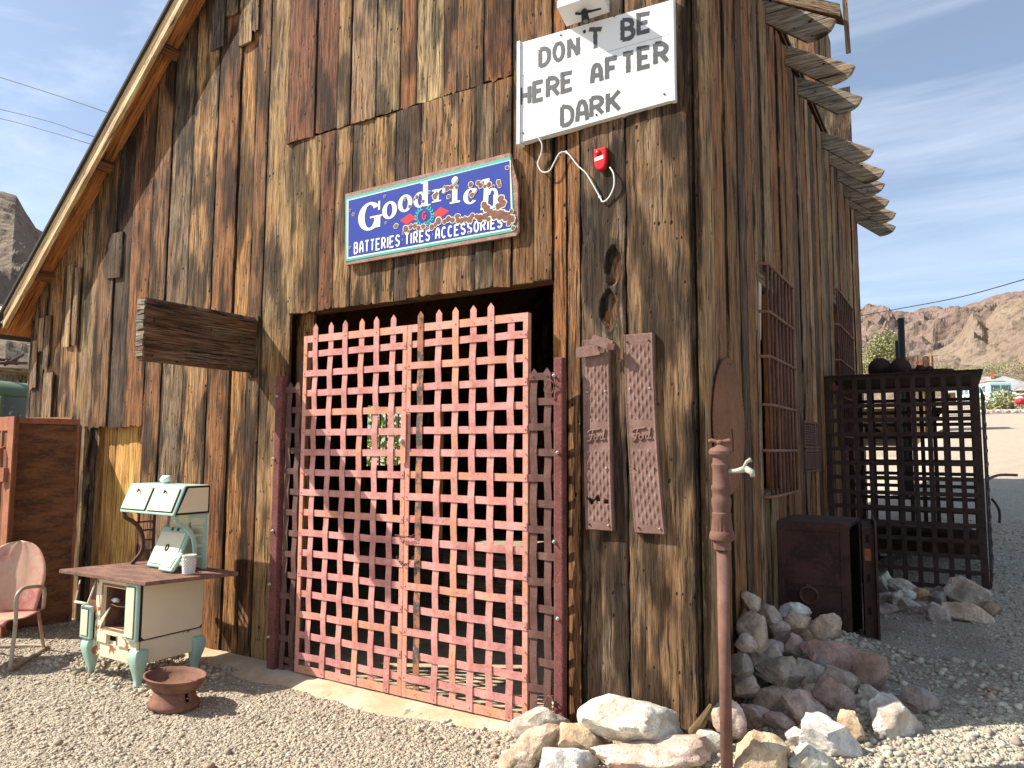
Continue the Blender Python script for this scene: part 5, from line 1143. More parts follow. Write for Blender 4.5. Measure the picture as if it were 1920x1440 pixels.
mb = MB(); mb.prism([(-6.92, 0), (-6.05, 0), (-6.03, 1.885), (-6.88, 1.895)], front, .06, .075); o = mb.build('iron_sheet', 'orust', None); tag(o, 'thin orange rusted plate flat on the barn wall, only its top strip showing', 'metal sheet')
rd = thing('iron_door', (-6.6, -.62, 0), 'orange-edged rusty iron door with a pull handle at the far left edge', 'door')
DX, DY = -5.765, -.68
mb = MB(); mb.obox((DX - 1.0, DY + .12, 0), (1.0, -.12, 0), (0, .03, 0), (0, 0, 1.86)); mb.build('leaf', 'drust', rd)
fr_ = lambda a, b, w: (DX + a, DY - .12 * a - w, b)
for nm, q in (('stile', (-.14, 0., 0, 1.862)), ('top_rail', (-1.0, -.1405, 1.74, 1.862)), ('stile', (-1.0, -.88, 0, 1.739))):
    mb = MB(); mb.prism([(q[0], q[2]), (q[1], q[2]), (q[1], q[3]), (q[0], q[3])], fr_, .0005, .014); mb.build('frame_' + nm if nm == 'stile' else nm, 'orust', rd, bevel=.002)
mb = MB(); mb.tube([fr_(-.17, 1.30, .015), fr_(-.17, 1.31, .06), fr_(-.17, 1.58, .06), fr_(-.17, 1.59, .015)], .016, 8); mb.box(fr_(-.16, 1.3, .02), fr_(-.06, 1.42, .05)); mb.build('pull_handle', 'orust', rd)

# ================================================================ far left: porch beams, truck, old shed
def beam_between(name, p, q, w, h, mat, label, cat, tone=GREY):
    p, q = np.array(p), np.array(q); d = q - p; s = np.cross(d, (0, 0, 1)); s = s / np.linalg.norm(s); mb = MB(); mb.obox(p - s * w / 2, d, s * w, (0, 0, h), tone); o = mb.build(name, mat, None); return tag(o, label, cat)
beam_between('porch_beam', RP(-120, 603, 9.5), RP(70, 613, 8.6), .12, .1, 'plank_dark', 'grey porch beam meeting the barn corner just below the left eave', 'beam')
beam_between('porch_brace', RP(-120, 608, 12), RP(75, 652, 9.6), .08, .07, 'plank_dark', 'thin dark pole slanting down to the barn corner below the porch beam', 'pole')
mb = MB(); p = RP(-10, 568, 7.2); mb.blob(RP(4, 592, 7.6), .09, 4, 2, .5, (.7, .7, .7)); o = mb.build('plastic_rag', 'whiteplastic', None); tag(o, 'crumpled white plastic caught at the tip of the left eave', 'rag')
mb = MB(); mb.tube([RP(8, 588, 7.55), RP(40, 602, 7.75), RP(73, 622, 8.0)], .008, 6); o = mb.build('cord', 'rope', None); tag(o, 'pale cord stretched from the left eave tip back to the wall', 'cord')
# truck cab seen past the barn corner
TR = thing('old_truck', RP(10, 800, 11.4), 'old olive green truck cab with an open windowed door behind the rusty iron door', 'truck')
T0_ = RP(-12, 832, 11.4); T0_[2] = -.2
fw = np.array([-.95, -.31, 0]); sd_ = np.array([.31, -.95, 0])
def tp(a, b, z): return T0_ + fw * a + sd_ * b + np.array([0, 0, z])
mb = MB(); sec = [(-.75, .9), (-.85, 1.6), (-.78, 2.3), (-.55, 2.62), (-.2, 2.72), (.3, 2.7), (.75, 2.55)]
V = []; Fc = []; n = 12
prof = [(-1.0, 2.54), (-.97, 2.62), (-.82, 2.72), (-.45, 2.79), (.1, 2.8), (.5, 2.76), (.74, 2.68), (.86, 2.54)]
for b in (-.85, -.80, -.7, .7, .80, .85):
    k = 1 - .10 * (abs(b) > .82) - .03 * (abs(b) > .75)
    for a, z in prof: V.append(tp(a * k, b, 2.54 + (z - 2.54) * k))
for i in range(5):
    for j in range(len(prof) - 1): o_ = i * 8 + j; Fc.append((o_, o_ + 1, o_ + 9, o_ + 8))
Fc += [tuple(range(8)), tuple(40 + j for j in range(8))]
mb.add(V, Fc, smooth=True); mb.build('cab_roof', 'greenpaint', TR)
mb = MB(); 
def tbox(a0, a1, b0, b1, z0, z1): mb.obox(tp(a0, b0, z0), fw * (a1 - a0), sd_ * (b1 - b0), (0, 0, z1 - z0))
tbox(-1.0, .95, -.85, .85, .7, 1.62); tbox(.95, 2.3, -.6, .6, .7, 1.5); mb.build('body', 'greenpaint', TR)
for a0 in (-1.0, .78, -.1): mb = MB(); mb.obox(tp(a0, .78, 1.62), fw * .12, sd_ * .06, (0, 0, .92)); mb.build('pillar', 'greenpaint', TR)
for a0, a1 in ((-.86, -.12), (.04, .76)): mb = MB(); mb.obox(tp(a0, .80, 1.64), fw * (a1 - a0), sd_ * .02, (0, 0, .88)); mb.build('side_window', 'paleglass', TR)
mb = MB(); mb.obox(tp(-1.01, -.8, 1.7), sd_ * 1.58, fw * .02, (0, 0, .82)); mb.build('rear_window', 'glass', TR)
mb = MB(); mb.tube([tp(-1.1, .95, 1.4), tp(-1.1, .95, 2.2)], .02, 6); mb.obox(tp(-1.18, .93, 1.75), fw * .16, sd_ * .05, (0, 0, .75)); mb.build('mirror', 'greenpaint', TR, bevel=.01)
for a in (-.6, 1.5): mb = MB(); q = tp(a, .85, .42); mb.lathe([(.42, -.1), (.42, .1), (.2, .11)], q, 20, 'y'); mb.build('wheel', 'rubber', TR)
SH = thing('old_shed', RP(-20, 830, 22), 'weathered board shed with wire strands across it, far left behind the truck', 'shed')
s0 = RP(-260, 832, 21); s1 = RP(95, 832, 24); s0[2] = s1[2] = 0; dd = s1 - s0; Ls = np.linalg.norm(dd); du = dd / Ls; nn = np.array([du[1], -du[0], 0])
mb = MB(); y = 0
while y < Ls: plank(mb, lambda a, b, w: s0 + du * a + nn * w + np.array([0, 0, b]), y, min(Ls, y + .26), 0, 3.9, random.choice((GREY, DARK, (.25, .22, .2))), .9, gap=.01); y += .26
mb.build('wall', 'wood_side', SH)
mb = MB(); mb.obox(s0 + nn * .5 + np.array([0, 0, 3.95]), dd, -nn * 3.5, (0, 0, .12)); 
mb.build('roof', 'plank_dark', SH)
mb = MB(); 
for k in range(14): a = random.uniform(0, Ls); mb.tube([s0 + du * a + nn * random.uniform(-.6, .4) + np.array([0, 0, 4.1 + random.uniform(0, .3)]), s0 + du * (a + random.uniform(-2, 2)) + nn * random.uniform(-.6, .4) + np.array([0, 0, 4.1 + random.uniform(0, .5)])], .05, 6)
mb.build('scrap_iron', 'iron_brown', SH)
for k in range(8): mb = MB(); mb.tube([s0 + du * Ls * .55 + nn * .4 + np.array([0, 0, 1.9 + k * .22]), s1 + nn * .4 + np.array([0, 0, 1.95 + k * .22])], .018, 5); mb.build('wire_strand', 'tin', SH)

# ================================================================ window cages on the side wall
def window_cage(y0, y1, z0, z1, rows, nrod, label, px):
    t = thing('window_cage', (0, (y0 + y1) / 2, z0), label, 'window bars', 'welded rod cages over the side windows')
    for i in range(nrod):
        y = y0 + .02 + (y1 - y0 - .02) * i / (nrod - 1); mb = MB(); mb.tube([(px - .012, y, z0 + .01), (px - .012, y, z1 - .01)], .0095, 7); mb.build('upright_rod', 'iron_brown', t)
    for z in rows:
        mb = MB(); mb.tube([(.02, y0 - .03, z + .005), (.05, y0 - .025, z), (px - .02, y0, z), (px, y0 + .02, z), (px, y1, z)], .011, 8); mb.build('cross_rod', 'rodrust', t)
window_cage(1.36, 2.28, 1.27, 2.92, [2.90, 2.56, 2.245, 1.91, 1.595, 1.28], 8, 'rusty welded rod cage over the tall window nearest the saw blade', .10)
window_cage(4.93, 6.3, 1.65, 3.42, [3.40, 3.0, 2.6, 2.2, 1.75], 9, 'rod cage over the farther side window above the iron cell', .10)
vt = thing('wall_vent', (0, 3.3, 1.4), 'two-panel slotted metal vent on the side wall between the window and the iron cell', 'vent')
for z0, z1 in ((1.40, 1.605), (1.615, 1.86)):
    y0, y1 = 2.92, 3.72; mb = MB(); fl_ = .035
    mb.box((.03, y0, z0), (.05, y0 + .03, z1)); mb.box((.03, y1 - .03, z0), (.05, y1, z1)); mb.box((.03, y0 + .031, z0), (.05, y1 - .031, z0 + .02)); mb.box((.03, y0 + .031, z1 - .02), (.05, y1 - .031, z1)); mb.build('vent_frame', 'iron_brown', vt)
    mb = MB(); ny, nz = 7, 9
    for i in range(1, ny): y = y0 + .03 + (y1 - y0 - .06) * i / ny; mb.box((.036, y - .014, z0 + .02), (.047, y + .014, z1 - .02))
    for i in range(1, nz): z = z0 + .02 + (z1 - z0 - .04) * i / nz; mb.box((.0355, y0 + .031, z - .005), (.0465, y1 - .031, z + .005))
    mb.build('grille', 'iron_brown', vt)
    mb = MB(); mb.box((.031, y0 + .031, z0 + .021), (.034, y1 - .031, z1 - .021)); mb.build('vent_back', 'dark', vt)

# ================================================================ iron strongbox
SF = thing('strongbox', (.33, 2.2, .2), 'dark rusty iron strongbox with a ring on its side and its heavy door ajar', 'safe')
x0, x1, y0, y1, z0, z1 = .04, .515, 1.74, 2.36, .12, 1.09
mb = MB(); mb.box((x0, y0, z0), (x1, y0 + .03, z1)); mb.box((x0, y1 - .03, z0), (x1, y1, z1)); mb.box((x0, y0 + .031, z1 - .03), (x1, y1 - .031, z1)); mb.box((x0, y0 + .031, z0), (x1, y1 - .031, z0 + .03)); mb.box((x0, y0 + .031, z0 + .031), (x0 + .03, y1 - .031, z1 - .031)); mb.build('shell', 'safe', SF, bevel=.004)
def sb_(a0, a1, c0, c1, nm='band'): mb = MB(); mb.box((a0, y0 - .008, c0), (a1, y0 - .0005, c1)); mb.build(nm, 'safe', SF, bevel=.002)
sb_(x0, x0 + .05, z0, z1); sb_(x1 - .06, x1, z0, z1); sb_(x0 + .051, x1 - .061, z1 - .06, z1); sb_(x0 + .051, x1 - .061, .655, .695)
mb = MB()
for i in range(4): mb.lathe([(.008, 0), (.004, .006)], (x1 + .0005, y0 + .05 + i * .12, z1 - .03), 8, 'x')
mb.build('rivet_row', 'cage', SF)
mb = MB(); cx, cz = .245, .585; mb.tube([(cx + .058 * math.cos(u), y0 - .022 - .006 * math.sin(u), cz + .058 * math.sin(u)) for u in np.linspace(0, 2 * math.pi, 25)], .0085, 8); rg = mb.build('ring', 'iron_brown', SF)
mb = MB(); mb.box((cx - .016, y0 - .032, cz + .045), (cx + .016, y0 - .0085, cz + .075)); mb.build('ring_staple', 'iron_brown', SF, bevel=.004)
mb = MB(); ang = rad(7); hx, hy = x1 + .012, y1 - .06; ux = np.array([math.sin(ang), -math.cos(ang), 0]); vx = np.array([math.cos(ang), math.sin(ang), 0])
o_ = np.array([hx, hy, z0 + .07]); mb.obox(o_, ux * .56, vx * .075, (0, 0, .88)); dr = mb.build('door', 'safe', SF, bevel=.004)
mb = MB(); mb.obox(o_ + vx * .076 - ux * .02 - np.array([0, 0, .05]), ux * .63, vx * .014, (0, 0, .97)); mb.build('door_plate', 'safe', dr, bevel=.002)
for z in (.78, .52, .30): mb = MB(); mb.obox(o_ + ux * .5605 + vx * .02 + np.array([0, 0, z]), vx * .022, ux * .002, (0, 0, .05)); mb.build('bolt_slot', 'dark', dr)
mb = MB(); mb.obox(o_ + ux * .5605 + vx * .012 + np.array([0, 0, .66]), vx * .04, ux * .0015, (0, 0, .08)); mb.build('rust_mark', 'orust', dr)

# ================================================================ iron lattice cell beside the wall
CG = thing('iron_cell', (.7, 5.1, .3), 'dark riveted flat-bar iron cell with its lattice door open, against the side wall', 'jail cell')
gx0, gx1, gy0, gy1, gz0, gz1 = .03, 1.37, 4.2, 5.9, .30, 2.345
NV, NH = 11, 15
def cell_face(P, a0, a1, nv, mat='cage', rv=True):
    for i in range(nv):
        a = a0 + (a1 - a0) * i / (nv - 1); mb = MB(); w = .022 if 0 < i < nv - 1 else .03
        mb.prism([(a - w, gz0 - (.08 if i == nv - 1 else 0)), (a + w, gz0 - (.08 if i == nv - 1 else 0)), (a + w, gz1), (a - w, gz1)], P, 0, .007); mb.build('vertical_bar', mat, CG)
    for j in range(NH):
        z = gz0 + .04 + (gz1 - gz0 - .06) * j / (NH - 1); mb = MB()
        mb.prism([(a0 - .03, z - .02), (a1 + .03, z - .02), (a1 + .03, z + .02), (a0 - .03, z + .02)], P, .0075, .013)
        if rv:
            for i in range(nv):
                a = a0 + (a1 - a0) * i / (nv - 1); q = P(a, z, .0135); mb.blob(q, .011, i, 1, 0)
        mb.build('horizontal_bar', mat, CG)
cell_face(lambda a, b, w: (a, gy0 - w, b), gx0 + .03, gx1 - .03, NV)
cell_face(lambda a, b, w: (a, gy1 + w, b), gx0 + .03, gx1 - .03, NV, rv=False)
mb = MB(); mb.box((gx0 - .02, gy0 - .05, gz1 + .001), (gx1 + .04, gy1 + .05, gz1 + .009)); mb.build('roof_plate', 'cage', CG)
mb = MB(); mb.box((gx0 + .02, gy1 - .02, gz0 + .1), (gx1, gy1 - .005, gz0 + .42)); mb.build('kick_plate', 'safe', CG)
mb = MB(); mb.box((gx0 + .05, gy1 - .5, gz0 + .42), (gx1 - .1, gy1 - .06, gz0 + .46)); mb.build('bench', 'cage', CG)
mb = MB(); ha = np.array([gx1 + .012, gy0 + .15, 0]); ud = np.array([.05, 1.0, 0]) * 1.15; sdv = np.array([1, -.05, 0])
dg = []
for i in range(8): mb.obox(ha + ud * (i / 7.6) + np.array([.02 * i / 7, 0, gz0 - .03]), ud / 26, sdv * .006, (.06, 0, gz1 - gz0 - .12))if False else mb.obox(ha + ud * (i / 7.6) + np.array([0, 0, gz0 - .03]), ud / 26, sdv * .006, (0, 0, gz1 - gz0 - .12))
for j in range(NH - 1): mb.obox(ha + sdv * .0065 + np.array([0, 0, gz0 + .04 + j * .138]), ud * .955, sdv * .006, (0, 0, .038))
dor = mb.build('cell_door', 'cage', CG)
mb = MB(); q = ha + ud * .9 + np.array([.0, 0, 1.30]); mb.tube(smooth_path([q, q + (.05, 0, .03), q + (.12, 0, .05), q + (.26, .0, .05)], 4), .014, 7); mb.build('lock_bar', 'mauve', dor)
mb = MB(); q = ha + ud * .9 + np.array([.02, 0, 1.1]); mb.tube(smooth_path([q, q + (.04, 0, -.06), q + (.065, 0, -.14), q + (.06, 0, -.25)], 4), .013, 7); mb.build('lock_hook', 'cage', dor)
# scrap resting on the cell roof
zt = gz1 + .0095
def drum(name, x, y, r_, ln, axis, label, mat='cage'):
    mb = MB(); mb.lathe([(r_ * .35, -ln * .6), (r_ * .4, -ln * .5), (r_, -ln * .45), (r_ * 1.02, -ln * .2), (r_ * .82, -ln * .15), (r_ * .82, ln * .15), (r_ * 1.02, ln * .2), (r_, ln * .45), (r_ * .4, ln * .5), (r_ * .35, ln * .62)], (x, y, zt + r_), 24, axis); o = mb.build(name, mat, None); tag(o, label, 'machine part', 'scrap machinery on the iron cell roof')
drum('winch_drum', .50, 4.9, .115, .16, 'y', 'round flanged drum next to the barn wall on the iron cell roof')
drum('flanged_pulley', .70, 4.75, .10, .12, 'y', 'flanged pulley standing second from the wall on the iron cell roof')
mb = MB(); mb.tube([(.56, 4.85, zt + .07), (.62, 4.85, zt + .085), (.72, 4.85, zt + .06)], [.06, .07, .05], 12); mb.tube([(.74, 4.78, zt + .05), (.95, 4.78, zt + .055)], .045, 10); mb.blob((.88, 4.76, zt + .075), .055, 3, 2, .3); mb.blob((.96, 4.76, zt + .06), .05, 8, 2, .3); o = mb.build('engine_block', 'cage', None); tag(o, 'lumpy dark shaft housing beside the pulley on the iron cell roof', 'machine part', 'scrap machinery on the iron cell roof')
mb = MB(); mb.lathe([(.12, 0), (.125, .02), (.15, .05), (.15, .06), (.13, .062), (.04, .05)], (1.03, 4.7, zt), 24); o = mb.build('iron_dish', 'cage', None); tag(o, 'shallow rusty dish at the right of the scrap on the iron cell roof', 'machine part', 'scrap machinery on the iron cell roof')
gzb = lambda p: ground_z(p[0], p[1])
p = RP(1692, 700, 14); mb = MB(); mb.tube([(p[0], p[1], gzb(p)), tuple(RP(1689, 597, 14))], .06, 10); o = mb.build('steel_pole', 'black', None); tag(o, 'tall black steel pole standing behind the iron cell', 'pole')
p = RP(1683, 690, 14); mb = MB(); mb.tube([(p[0] , p[1] + .3, gzb(p)), tuple(RP(1681, 639, 14.3))], .032, 8); o = mb.build('steel_pole', 'black', None); tag(o, 'shorter thin black pole left of the tall one behind the iron cell', 'pole')

# ================================================================ rocks
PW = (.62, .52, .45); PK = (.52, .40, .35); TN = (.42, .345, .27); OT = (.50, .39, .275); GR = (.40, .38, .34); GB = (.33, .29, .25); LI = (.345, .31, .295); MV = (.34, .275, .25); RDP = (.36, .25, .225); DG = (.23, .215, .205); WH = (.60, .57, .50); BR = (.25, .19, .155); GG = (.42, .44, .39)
def rock(px, py, w, h, tone, tilt, label, group, seed, dep=.85, facets=13, cut=.80, stain=0., lift=.45, sub=4):
    w *= 1.13; h *= 1.13; tone = tuple(min(.75, t_ * 1.5 * q_) for t_, q_ in zip(tone, (1.03, 1.0, .95)))
    p, D = hit(px, py, 0)
    for _ in range(3):
        hz = h * D / FPX / 2; p, D = hit(px, py, hz * lift)
    def bad(p, a, b):
        x, y = p[0], p[1]
        if x < a * .85 + .03 and y > -b - .02: return True
        if group == GBK and x < .62 and 1.72 - b < y: return True
        if group == GC and y > 4.17 - b: return True
        return False
    while True:
        a, c = w * D / FPX / 2, h * D / FPX / 2; b = (a + c) / 2 * dep
        if not bad(p, a, b) or D < 3: break
        D -= .02; p = CAM + ray(px, py) / FPX * D
    rnd = random.Random(seed * 17 + 3); vs, fs = ico(sub); pl = []
    for i in range(facets):
        v = Vector((rnd.gauss(0, 1), rnd.gauss(0, 1), rnd.gauss(0, 1))).normalized(); pl.append((v, rnd.uniform(cut - .26, cut + .05)))
    R3 = RM[0] * np.array([1, 1, 0]); R3 = Vector(R3).normalized(); Fw = Vector((-R3.y, R3.x, 0)); Up = Vector((0, 0, 1))
    ct_, st_ = math.cos(rad(tilt)), math.sin(rad(tilt)); out = []; off = Vector((seed * 3.1, seed * 1.7, 0))
    ext = [[9, -9], [9, -9]]
    tmp = []
    for v in vs:
        V_ = Vector(v); r_ = 1.08
        for n_, d_ in pl:
            k = n_.dot(V_)
            if k > .05: r_ = min(r_, d_ / k)
        q = V_ * r_
        nz = .08 * mnoise.noise(V_ * 2.2 + off) + .055 * mnoise.noise(V_ * 4.5 + off) + .035 * (1 - 2 * abs(mnoise.noise(V_ * 9 + off))) + .02 * mnoise.noise(V_ * 20 + off) + .012 * mnoise.noise(V_ * 40 + off)
        q = q * (1 + nz); tmp.append(q)
    mxx = max(abs(q.x) for q in tmp); mxz = max(abs(q.z) for q in tmp); mxy = max(abs(q.y) for q in tmp)
    for q in tmp:
        x, y, z = q.x / mxx * a, q.y / mxy * b, q.z / mxz * c
        x, z = x * ct_ - z * st_, x * st_ + z * ct_
        out.append(Vector(p) + R3 * x + Fw * y + Up * z)
    mb = MB(); k = rnd.uniform(.92, 1.08); mb.add(out, fs, tuple(t * k for t in tone) + (0.,))
    if stain:
        sdir = (-Fw + R3 * -.35 + Up * .25).normalized()
        for i_, v in enumerate(vs): mb.tone[i_] = mb.tone[i_][:3] + (float(sst((R3 * v[0] + Fw * v[1] + Up * v[2]).dot(sdir) + .3 * mnoise.noise(Vector(v) * 3.3) + .12 * mnoise.noise(Vector(v) * 9), .72, 1.05)),)
    o = mb.build('rock', 'rock', None)
    for pol in o.data.polygons: pol.use_smooth = True
    try: o.data.set_sharp_from_angle(angle=rad(32))
    except Exception: pass
    return tag(o, label, 'rock', group)
GA = 'loose rocks heaped along the front of the wall'; GBK = 'rocks piled at the barn corner beside the strongbox'; GC = 'rocks lined up in front of the iron cell'
RK = [
 (1195, 1352, 200, 82, PW, -3, 'large pale pink boulder pointed at both ends, lying across the foot of the corner boards', GA, .8),
 (1243, 1424, 238, 66, PK, 2, 'long flat-topped pinkish block along the bottom edge under the pointed boulder', GA, .6),
 (1421, 1412, 122, 98, OT, -8, 'big yellow-tan angular rock just right of the standpipe foot', GA, .8),
 (1330, 1389, 82, 40, GG, -12, 'flat grey-green stone wedged left of the standpipe foot', GA, .8),
 (1364, 1345, 62, 78, PK, 10, 'upright pink rock directly behind the standpipe', GBK, .8),
 (1012, 1366, 104, 72, GR, 12, 'rough whitish-grey rock at the foot of the right gate post', GA, .8),
 (1003, 1402, 116, 62, TN, 28, 'wedge-shaped tan rock leaning on the pale one by the gate post', GA, .8),
 (1088, 1396, 86, 74, OT, -25, 'orange-tan sloping rock left of the long pinkish block', GA, .8),
 (1058, 1432, 112, 66, WH, -8, 'crystalline grey-white rock at the bottom edge below the gate post', GA, .8),
 (968, 1428, 70, 46, TN, 8, 'low tan rock farthest left on the bottom edge of the heap', GA, .8),
 (1130, 1392, 40, 30, PK, -10, 'small pink chunk tucked under the left tip of the pointed boulder', GA, .8),
 (1288, 1392, 36, 28, PK, 8, 'small pinkish stone in the gap under the right tip of the pointed boulder', GA, .8),
 (1409, 1129, 38, 42, GB, 0, 'round grey-brown stone highest in the pile, against the wall', GBK, .9),
 (1443, 1154, 40, 50, LI, 8, 'lilac-grey stone beside the topmost round one in the pile', GBK, .9),
 (1411, 1180, 56, 70, GB, 12, 'tall brownish-grey stone under the topmost round one by the wall', GBK, .9),
 (1461, 1182, 40, 46, PK, 0, 'small pinkish stone under the lilac one near the top of the pile', GBK, .9),
 (1492, 1150, 54, 36, WH, -8, 'white-capped stone against the strongbox below its ring', GBK, .9),
 (1494, 1168, 56, 46, TN, -15, 'tan-brown rough stone in front of the white-capped one', GBK, .9),
 (1550, 1179, 66, 56, TN, -10, 'large smooth rounded tan stone leaning on the strongbox front', GBK, .9),
 (1503, 1197, 38, 36, (.22, .16, .10), 0, 'small dark ochre stone between the rough tan and the mauve stones', GBK, .9),
 (1486, 1213, 50, 54, MV, -25, 'mauve stone tilted to the right in the upper middle of the pile', GBK, .8),
 (1395, 1207, 46, 36, LI, -28, 'grey pointed stone sticking out beside the pipe on the left of the pile', GBK, .8),
 (1564, 1232, 108, 58, RDP, -22, 'long reddish-pink stone sloping down to the right under the rounded tan one', GBK, .7),
 (1436, 1229, 76, 56, LI, 12, 'grey-lilac lump above the big flat slab in the pile', GBK, .9),
 (1473, 1266, 106, 66, GB, -10, 'big flat grey-brown slab in the middle of the pile with a sunlit lower edge', GBK, .8),
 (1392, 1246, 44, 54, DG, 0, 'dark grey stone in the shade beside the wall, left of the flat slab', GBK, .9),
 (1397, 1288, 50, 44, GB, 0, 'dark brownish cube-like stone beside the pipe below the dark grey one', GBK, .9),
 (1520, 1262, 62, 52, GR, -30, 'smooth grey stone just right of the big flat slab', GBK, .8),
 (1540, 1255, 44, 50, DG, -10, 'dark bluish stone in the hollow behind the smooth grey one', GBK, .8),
 (1586, 1281, 76, 62, GB, -32, 'speckled grey-tan oval stone on the right flank of the pile', GBK, .8),
 (1634, 1268, 68, 82, BR, -28, 'chocolate brown stone on the right edge of the pile', GBK, .7),
 (1629, 1238, 40, 28, WH, -20, 'small pale stone peeping over the chocolate brown one', GBK, .9),
 (1632, 1300, 40, 30, GG, 0, 'small pale greenish stone under the speckled oval one', GBK, .9),
 (1573, 1311, 88, 62, MV, -28, 'mauve pitted stone low on the right side of the pile', GBK, .8),
 (1451, 1310, 82, 50, TN, 14, 'sunlit tan slab leaning below the big flat grey slab', GBK, .8),
 (1507, 1331, 80, 64, PK, -18, 'sunlit pink stone with a shaded left side, below the mauve pitted one', GBK, .9),
 (1418, 1343, 76, 58, PK, -20, 'pink stone just right of the upright one behind the standpipe', GBK, .9),
 (1462, 1358, 60, 36, MV, -22, 'flat brown-pink stone in the gap above the big yellow-tan rock', GBK, .8),
 (1523, 1297, 40, 28, TN, 10, 'small cracked tan stone at the right end of the flat slab', GBK, .8),
 (1676, 1347, 110, 80, WH, -20, 'big white oval stone with an orange stain at the right foot of the pile', GBK, .8),
 (1592, 1370, 62, 62, OT, -38, 'pinkish-tan block tilted beside the orange-stained white stone', GBK, .8),
 (1546, 1388, 116, 76, WH, -28, 'large white angular block, brightest of the pile', GBK, .8),
 (1492, 1388, 38, 48, WH, 14, 'small cream stone leaning on the left of the large white block', GBK, .9),
 (1524, 1428, 92, 54, PW, -10, 'pale pink-white stone at the bottom edge below the white block', GBK, .8),
 (1720, 1314, 82, 50, DG, -12, 'dark brown half-buried stone lying apart to the right of the pile', GBK, .8),
 (1868, 1295, 32, 14, RDP, -15, 'small flat reddish stone alone on the shaded gravel at right', GBK, .8),
 (1659, 1092, 34, 40, GG, 0, 'greenish-grey stone nearest the strongbox door in the row', GC, .9),
 (1692, 1108, 52, 40, GR, -20, 'grey slanting stone second along the back of the row', GC, .9),
 (1657, 1122, 30, 30, LI, 0, 'lilac cube-like stone below the greenish one in the row', GC, .9),
 (1677, 1122, 24, 34, GR, -25, 'narrow pale upright stone between the lilac and the grey ones', GC, .9),
 (1702, 1119, 36, 28, GG, -10, 'squat green-grey stone in front of the grey slanting one', GC, .9),
 (1730, 1117, 40, 30, (.42, .29, .16), -8, 'ochre and white stone in the middle of the row', GC, .9),
 (1757, 1125, 32, 34, DG, -20, 'dark grey stone right of the ochre one in the row', GC, .9),
 (1670, 1143, 46, 22, LI, -4, 'flat lilac stone lying in front at the left of the row', GC, .9),
 (1704, 1141, 42, 32, LI, -20, 'bluish-lilac stone second from left along the front of the row', GC, .9),
 (1728, 1141, 38, 26, MV, 0, 'mauve stone in the front of the row below the ochre one', GC, .9),
 (1765, 1153, 48, 36, LI, -10, 'pale lilac stone beside the long tan wedge in the row', GC, .9),
 (1814, 1118, 66, 66, GB, -30, 'tallest brown stone of the row, leaning at the cell corner', GC, .8),
 (1812, 1150, 88, 44, TN, -24, 'long tan wedge stone in front of the tallest brown one', GC, .7),
 (1855, 1143, 40, 36, (.25, .19, .13), -25, 'dark mottled stone at the right end of the row', GC, .8),
 (1768, 1117, 44, 30, DG, -6, 'dark brown stone close to the cell bars behind the row', GC, .8)]
for i, (px, py, w, h, t, tl, lb, g, dp_) in enumerate(RK):
    rock(px, py, w, h, t, tl, lb, g, i + 1, dep=dp_, facets=16 if w > 90 else 12, cut=.74 if i in (1, 2, 41, 40) else .84, stain=1. if 'orange stain' in lb else 0., sub=4)
mb = MB(); a = F(1288, 1388, .12); b = F(1334, 1322, .10); mb.tube([a, (a + b) / 2 + (.01, 0, .0), b], [.03, .026, .012], 7); o = mb.build('wood_stub', 'plank_dark', None); tag(o, 'broken grey stick leaning out of the rocks at the barn corner', 'stick')

# gravel stones (uncountable) on the ground near the camera
def gravel(name, n, region, smin, smax, tones, seed):
    rg_ = np.random.default_rng(seed); bm = bmesh.new(); bmesh.ops.create_icosphere(bm, subdivisions=1, radius=1); bv = np.array([v.co[:] for v in bm.verts]); bf = np.array([[v.index for v in f.verts] for f in bm.faces]); bm.free()
    P = []
    while len(P) < n:
        q = region(rg_)
        if q is not None: P.append((q[0], q[1], ground_z(q[0], q[1])))
    P = np.array(P); s = smin * (smax / smin) ** (rg_.random(n) ** 2.2); k = len(bv)
    var = bv[None] * (1 + rg_.uniform(-.28, .28, (n, k, 1))); sc_ = s[:, None] * rg_.uniform(.6, 1.25, (n, 3)); sc_[:, 2] *= .7
    var = var * sc_[:, None, :]; th = rg_.uniform(0, 6.28, n); c_, s_ = np.cos(th)[:, None], np.sin(th)[:, None]
    X = var[:, :, 0] * c_ - var[:, :, 1] * s_; Y = var[:, :, 0] * s_ + var[:, :, 1] * c_; V = np.stack([X, Y, var[:, :, 2]], -1) + P[:, None, :]; V[:, :, 2] += (s * .2)[:, None]
    Fc = (bf[None] + (np.arange(n) * k)[:, None, None]).reshape(-1, 3); me = bpy.data.meshes.new(name)
    me.vertices.add(n * k); me.vertices.foreach_set('co', V.reshape(-1).astype('f')); me.loops.add(Fc.size); me.loops.foreach_set('vertex_index', Fc.reshape(-1).astype('i')); me.polygons.add(len(Fc)); me.polygons.foreach_set('loop_start', (np.arange(len(Fc)) * 3).astype('i')); me.polygons.foreach_set('loop_total', np.full(len(Fc), 3, 'i'))
    T = np.array(tones)[rg_.integers(0, len(tones), n)] * rg_.uniform(.75, 1.2, (n, 1)); a = me.attributes.new('tone', 'FLOAT_COLOR', 'POINT'); a.data.foreach_set('color', np.concatenate([np.repeat(T, k, 0), np.ones((n * k, 1))], 1).astype('f').reshape(-1))
    me.update(calc_edges=True); me.materials.append(M['stone']); o = bpy.data.objects.new(name, me); COL.objects.link(o); return tag(o, kind='stuff')
GT = [(0.53, 0.454, 0.329), (0.442, 0.368, 0.259), (0.596, 0.513, 0.388), (0.375, 0.304, 0.219), (0.475, 0.427, 0.329), (0.408, 0.288, 0.199)]
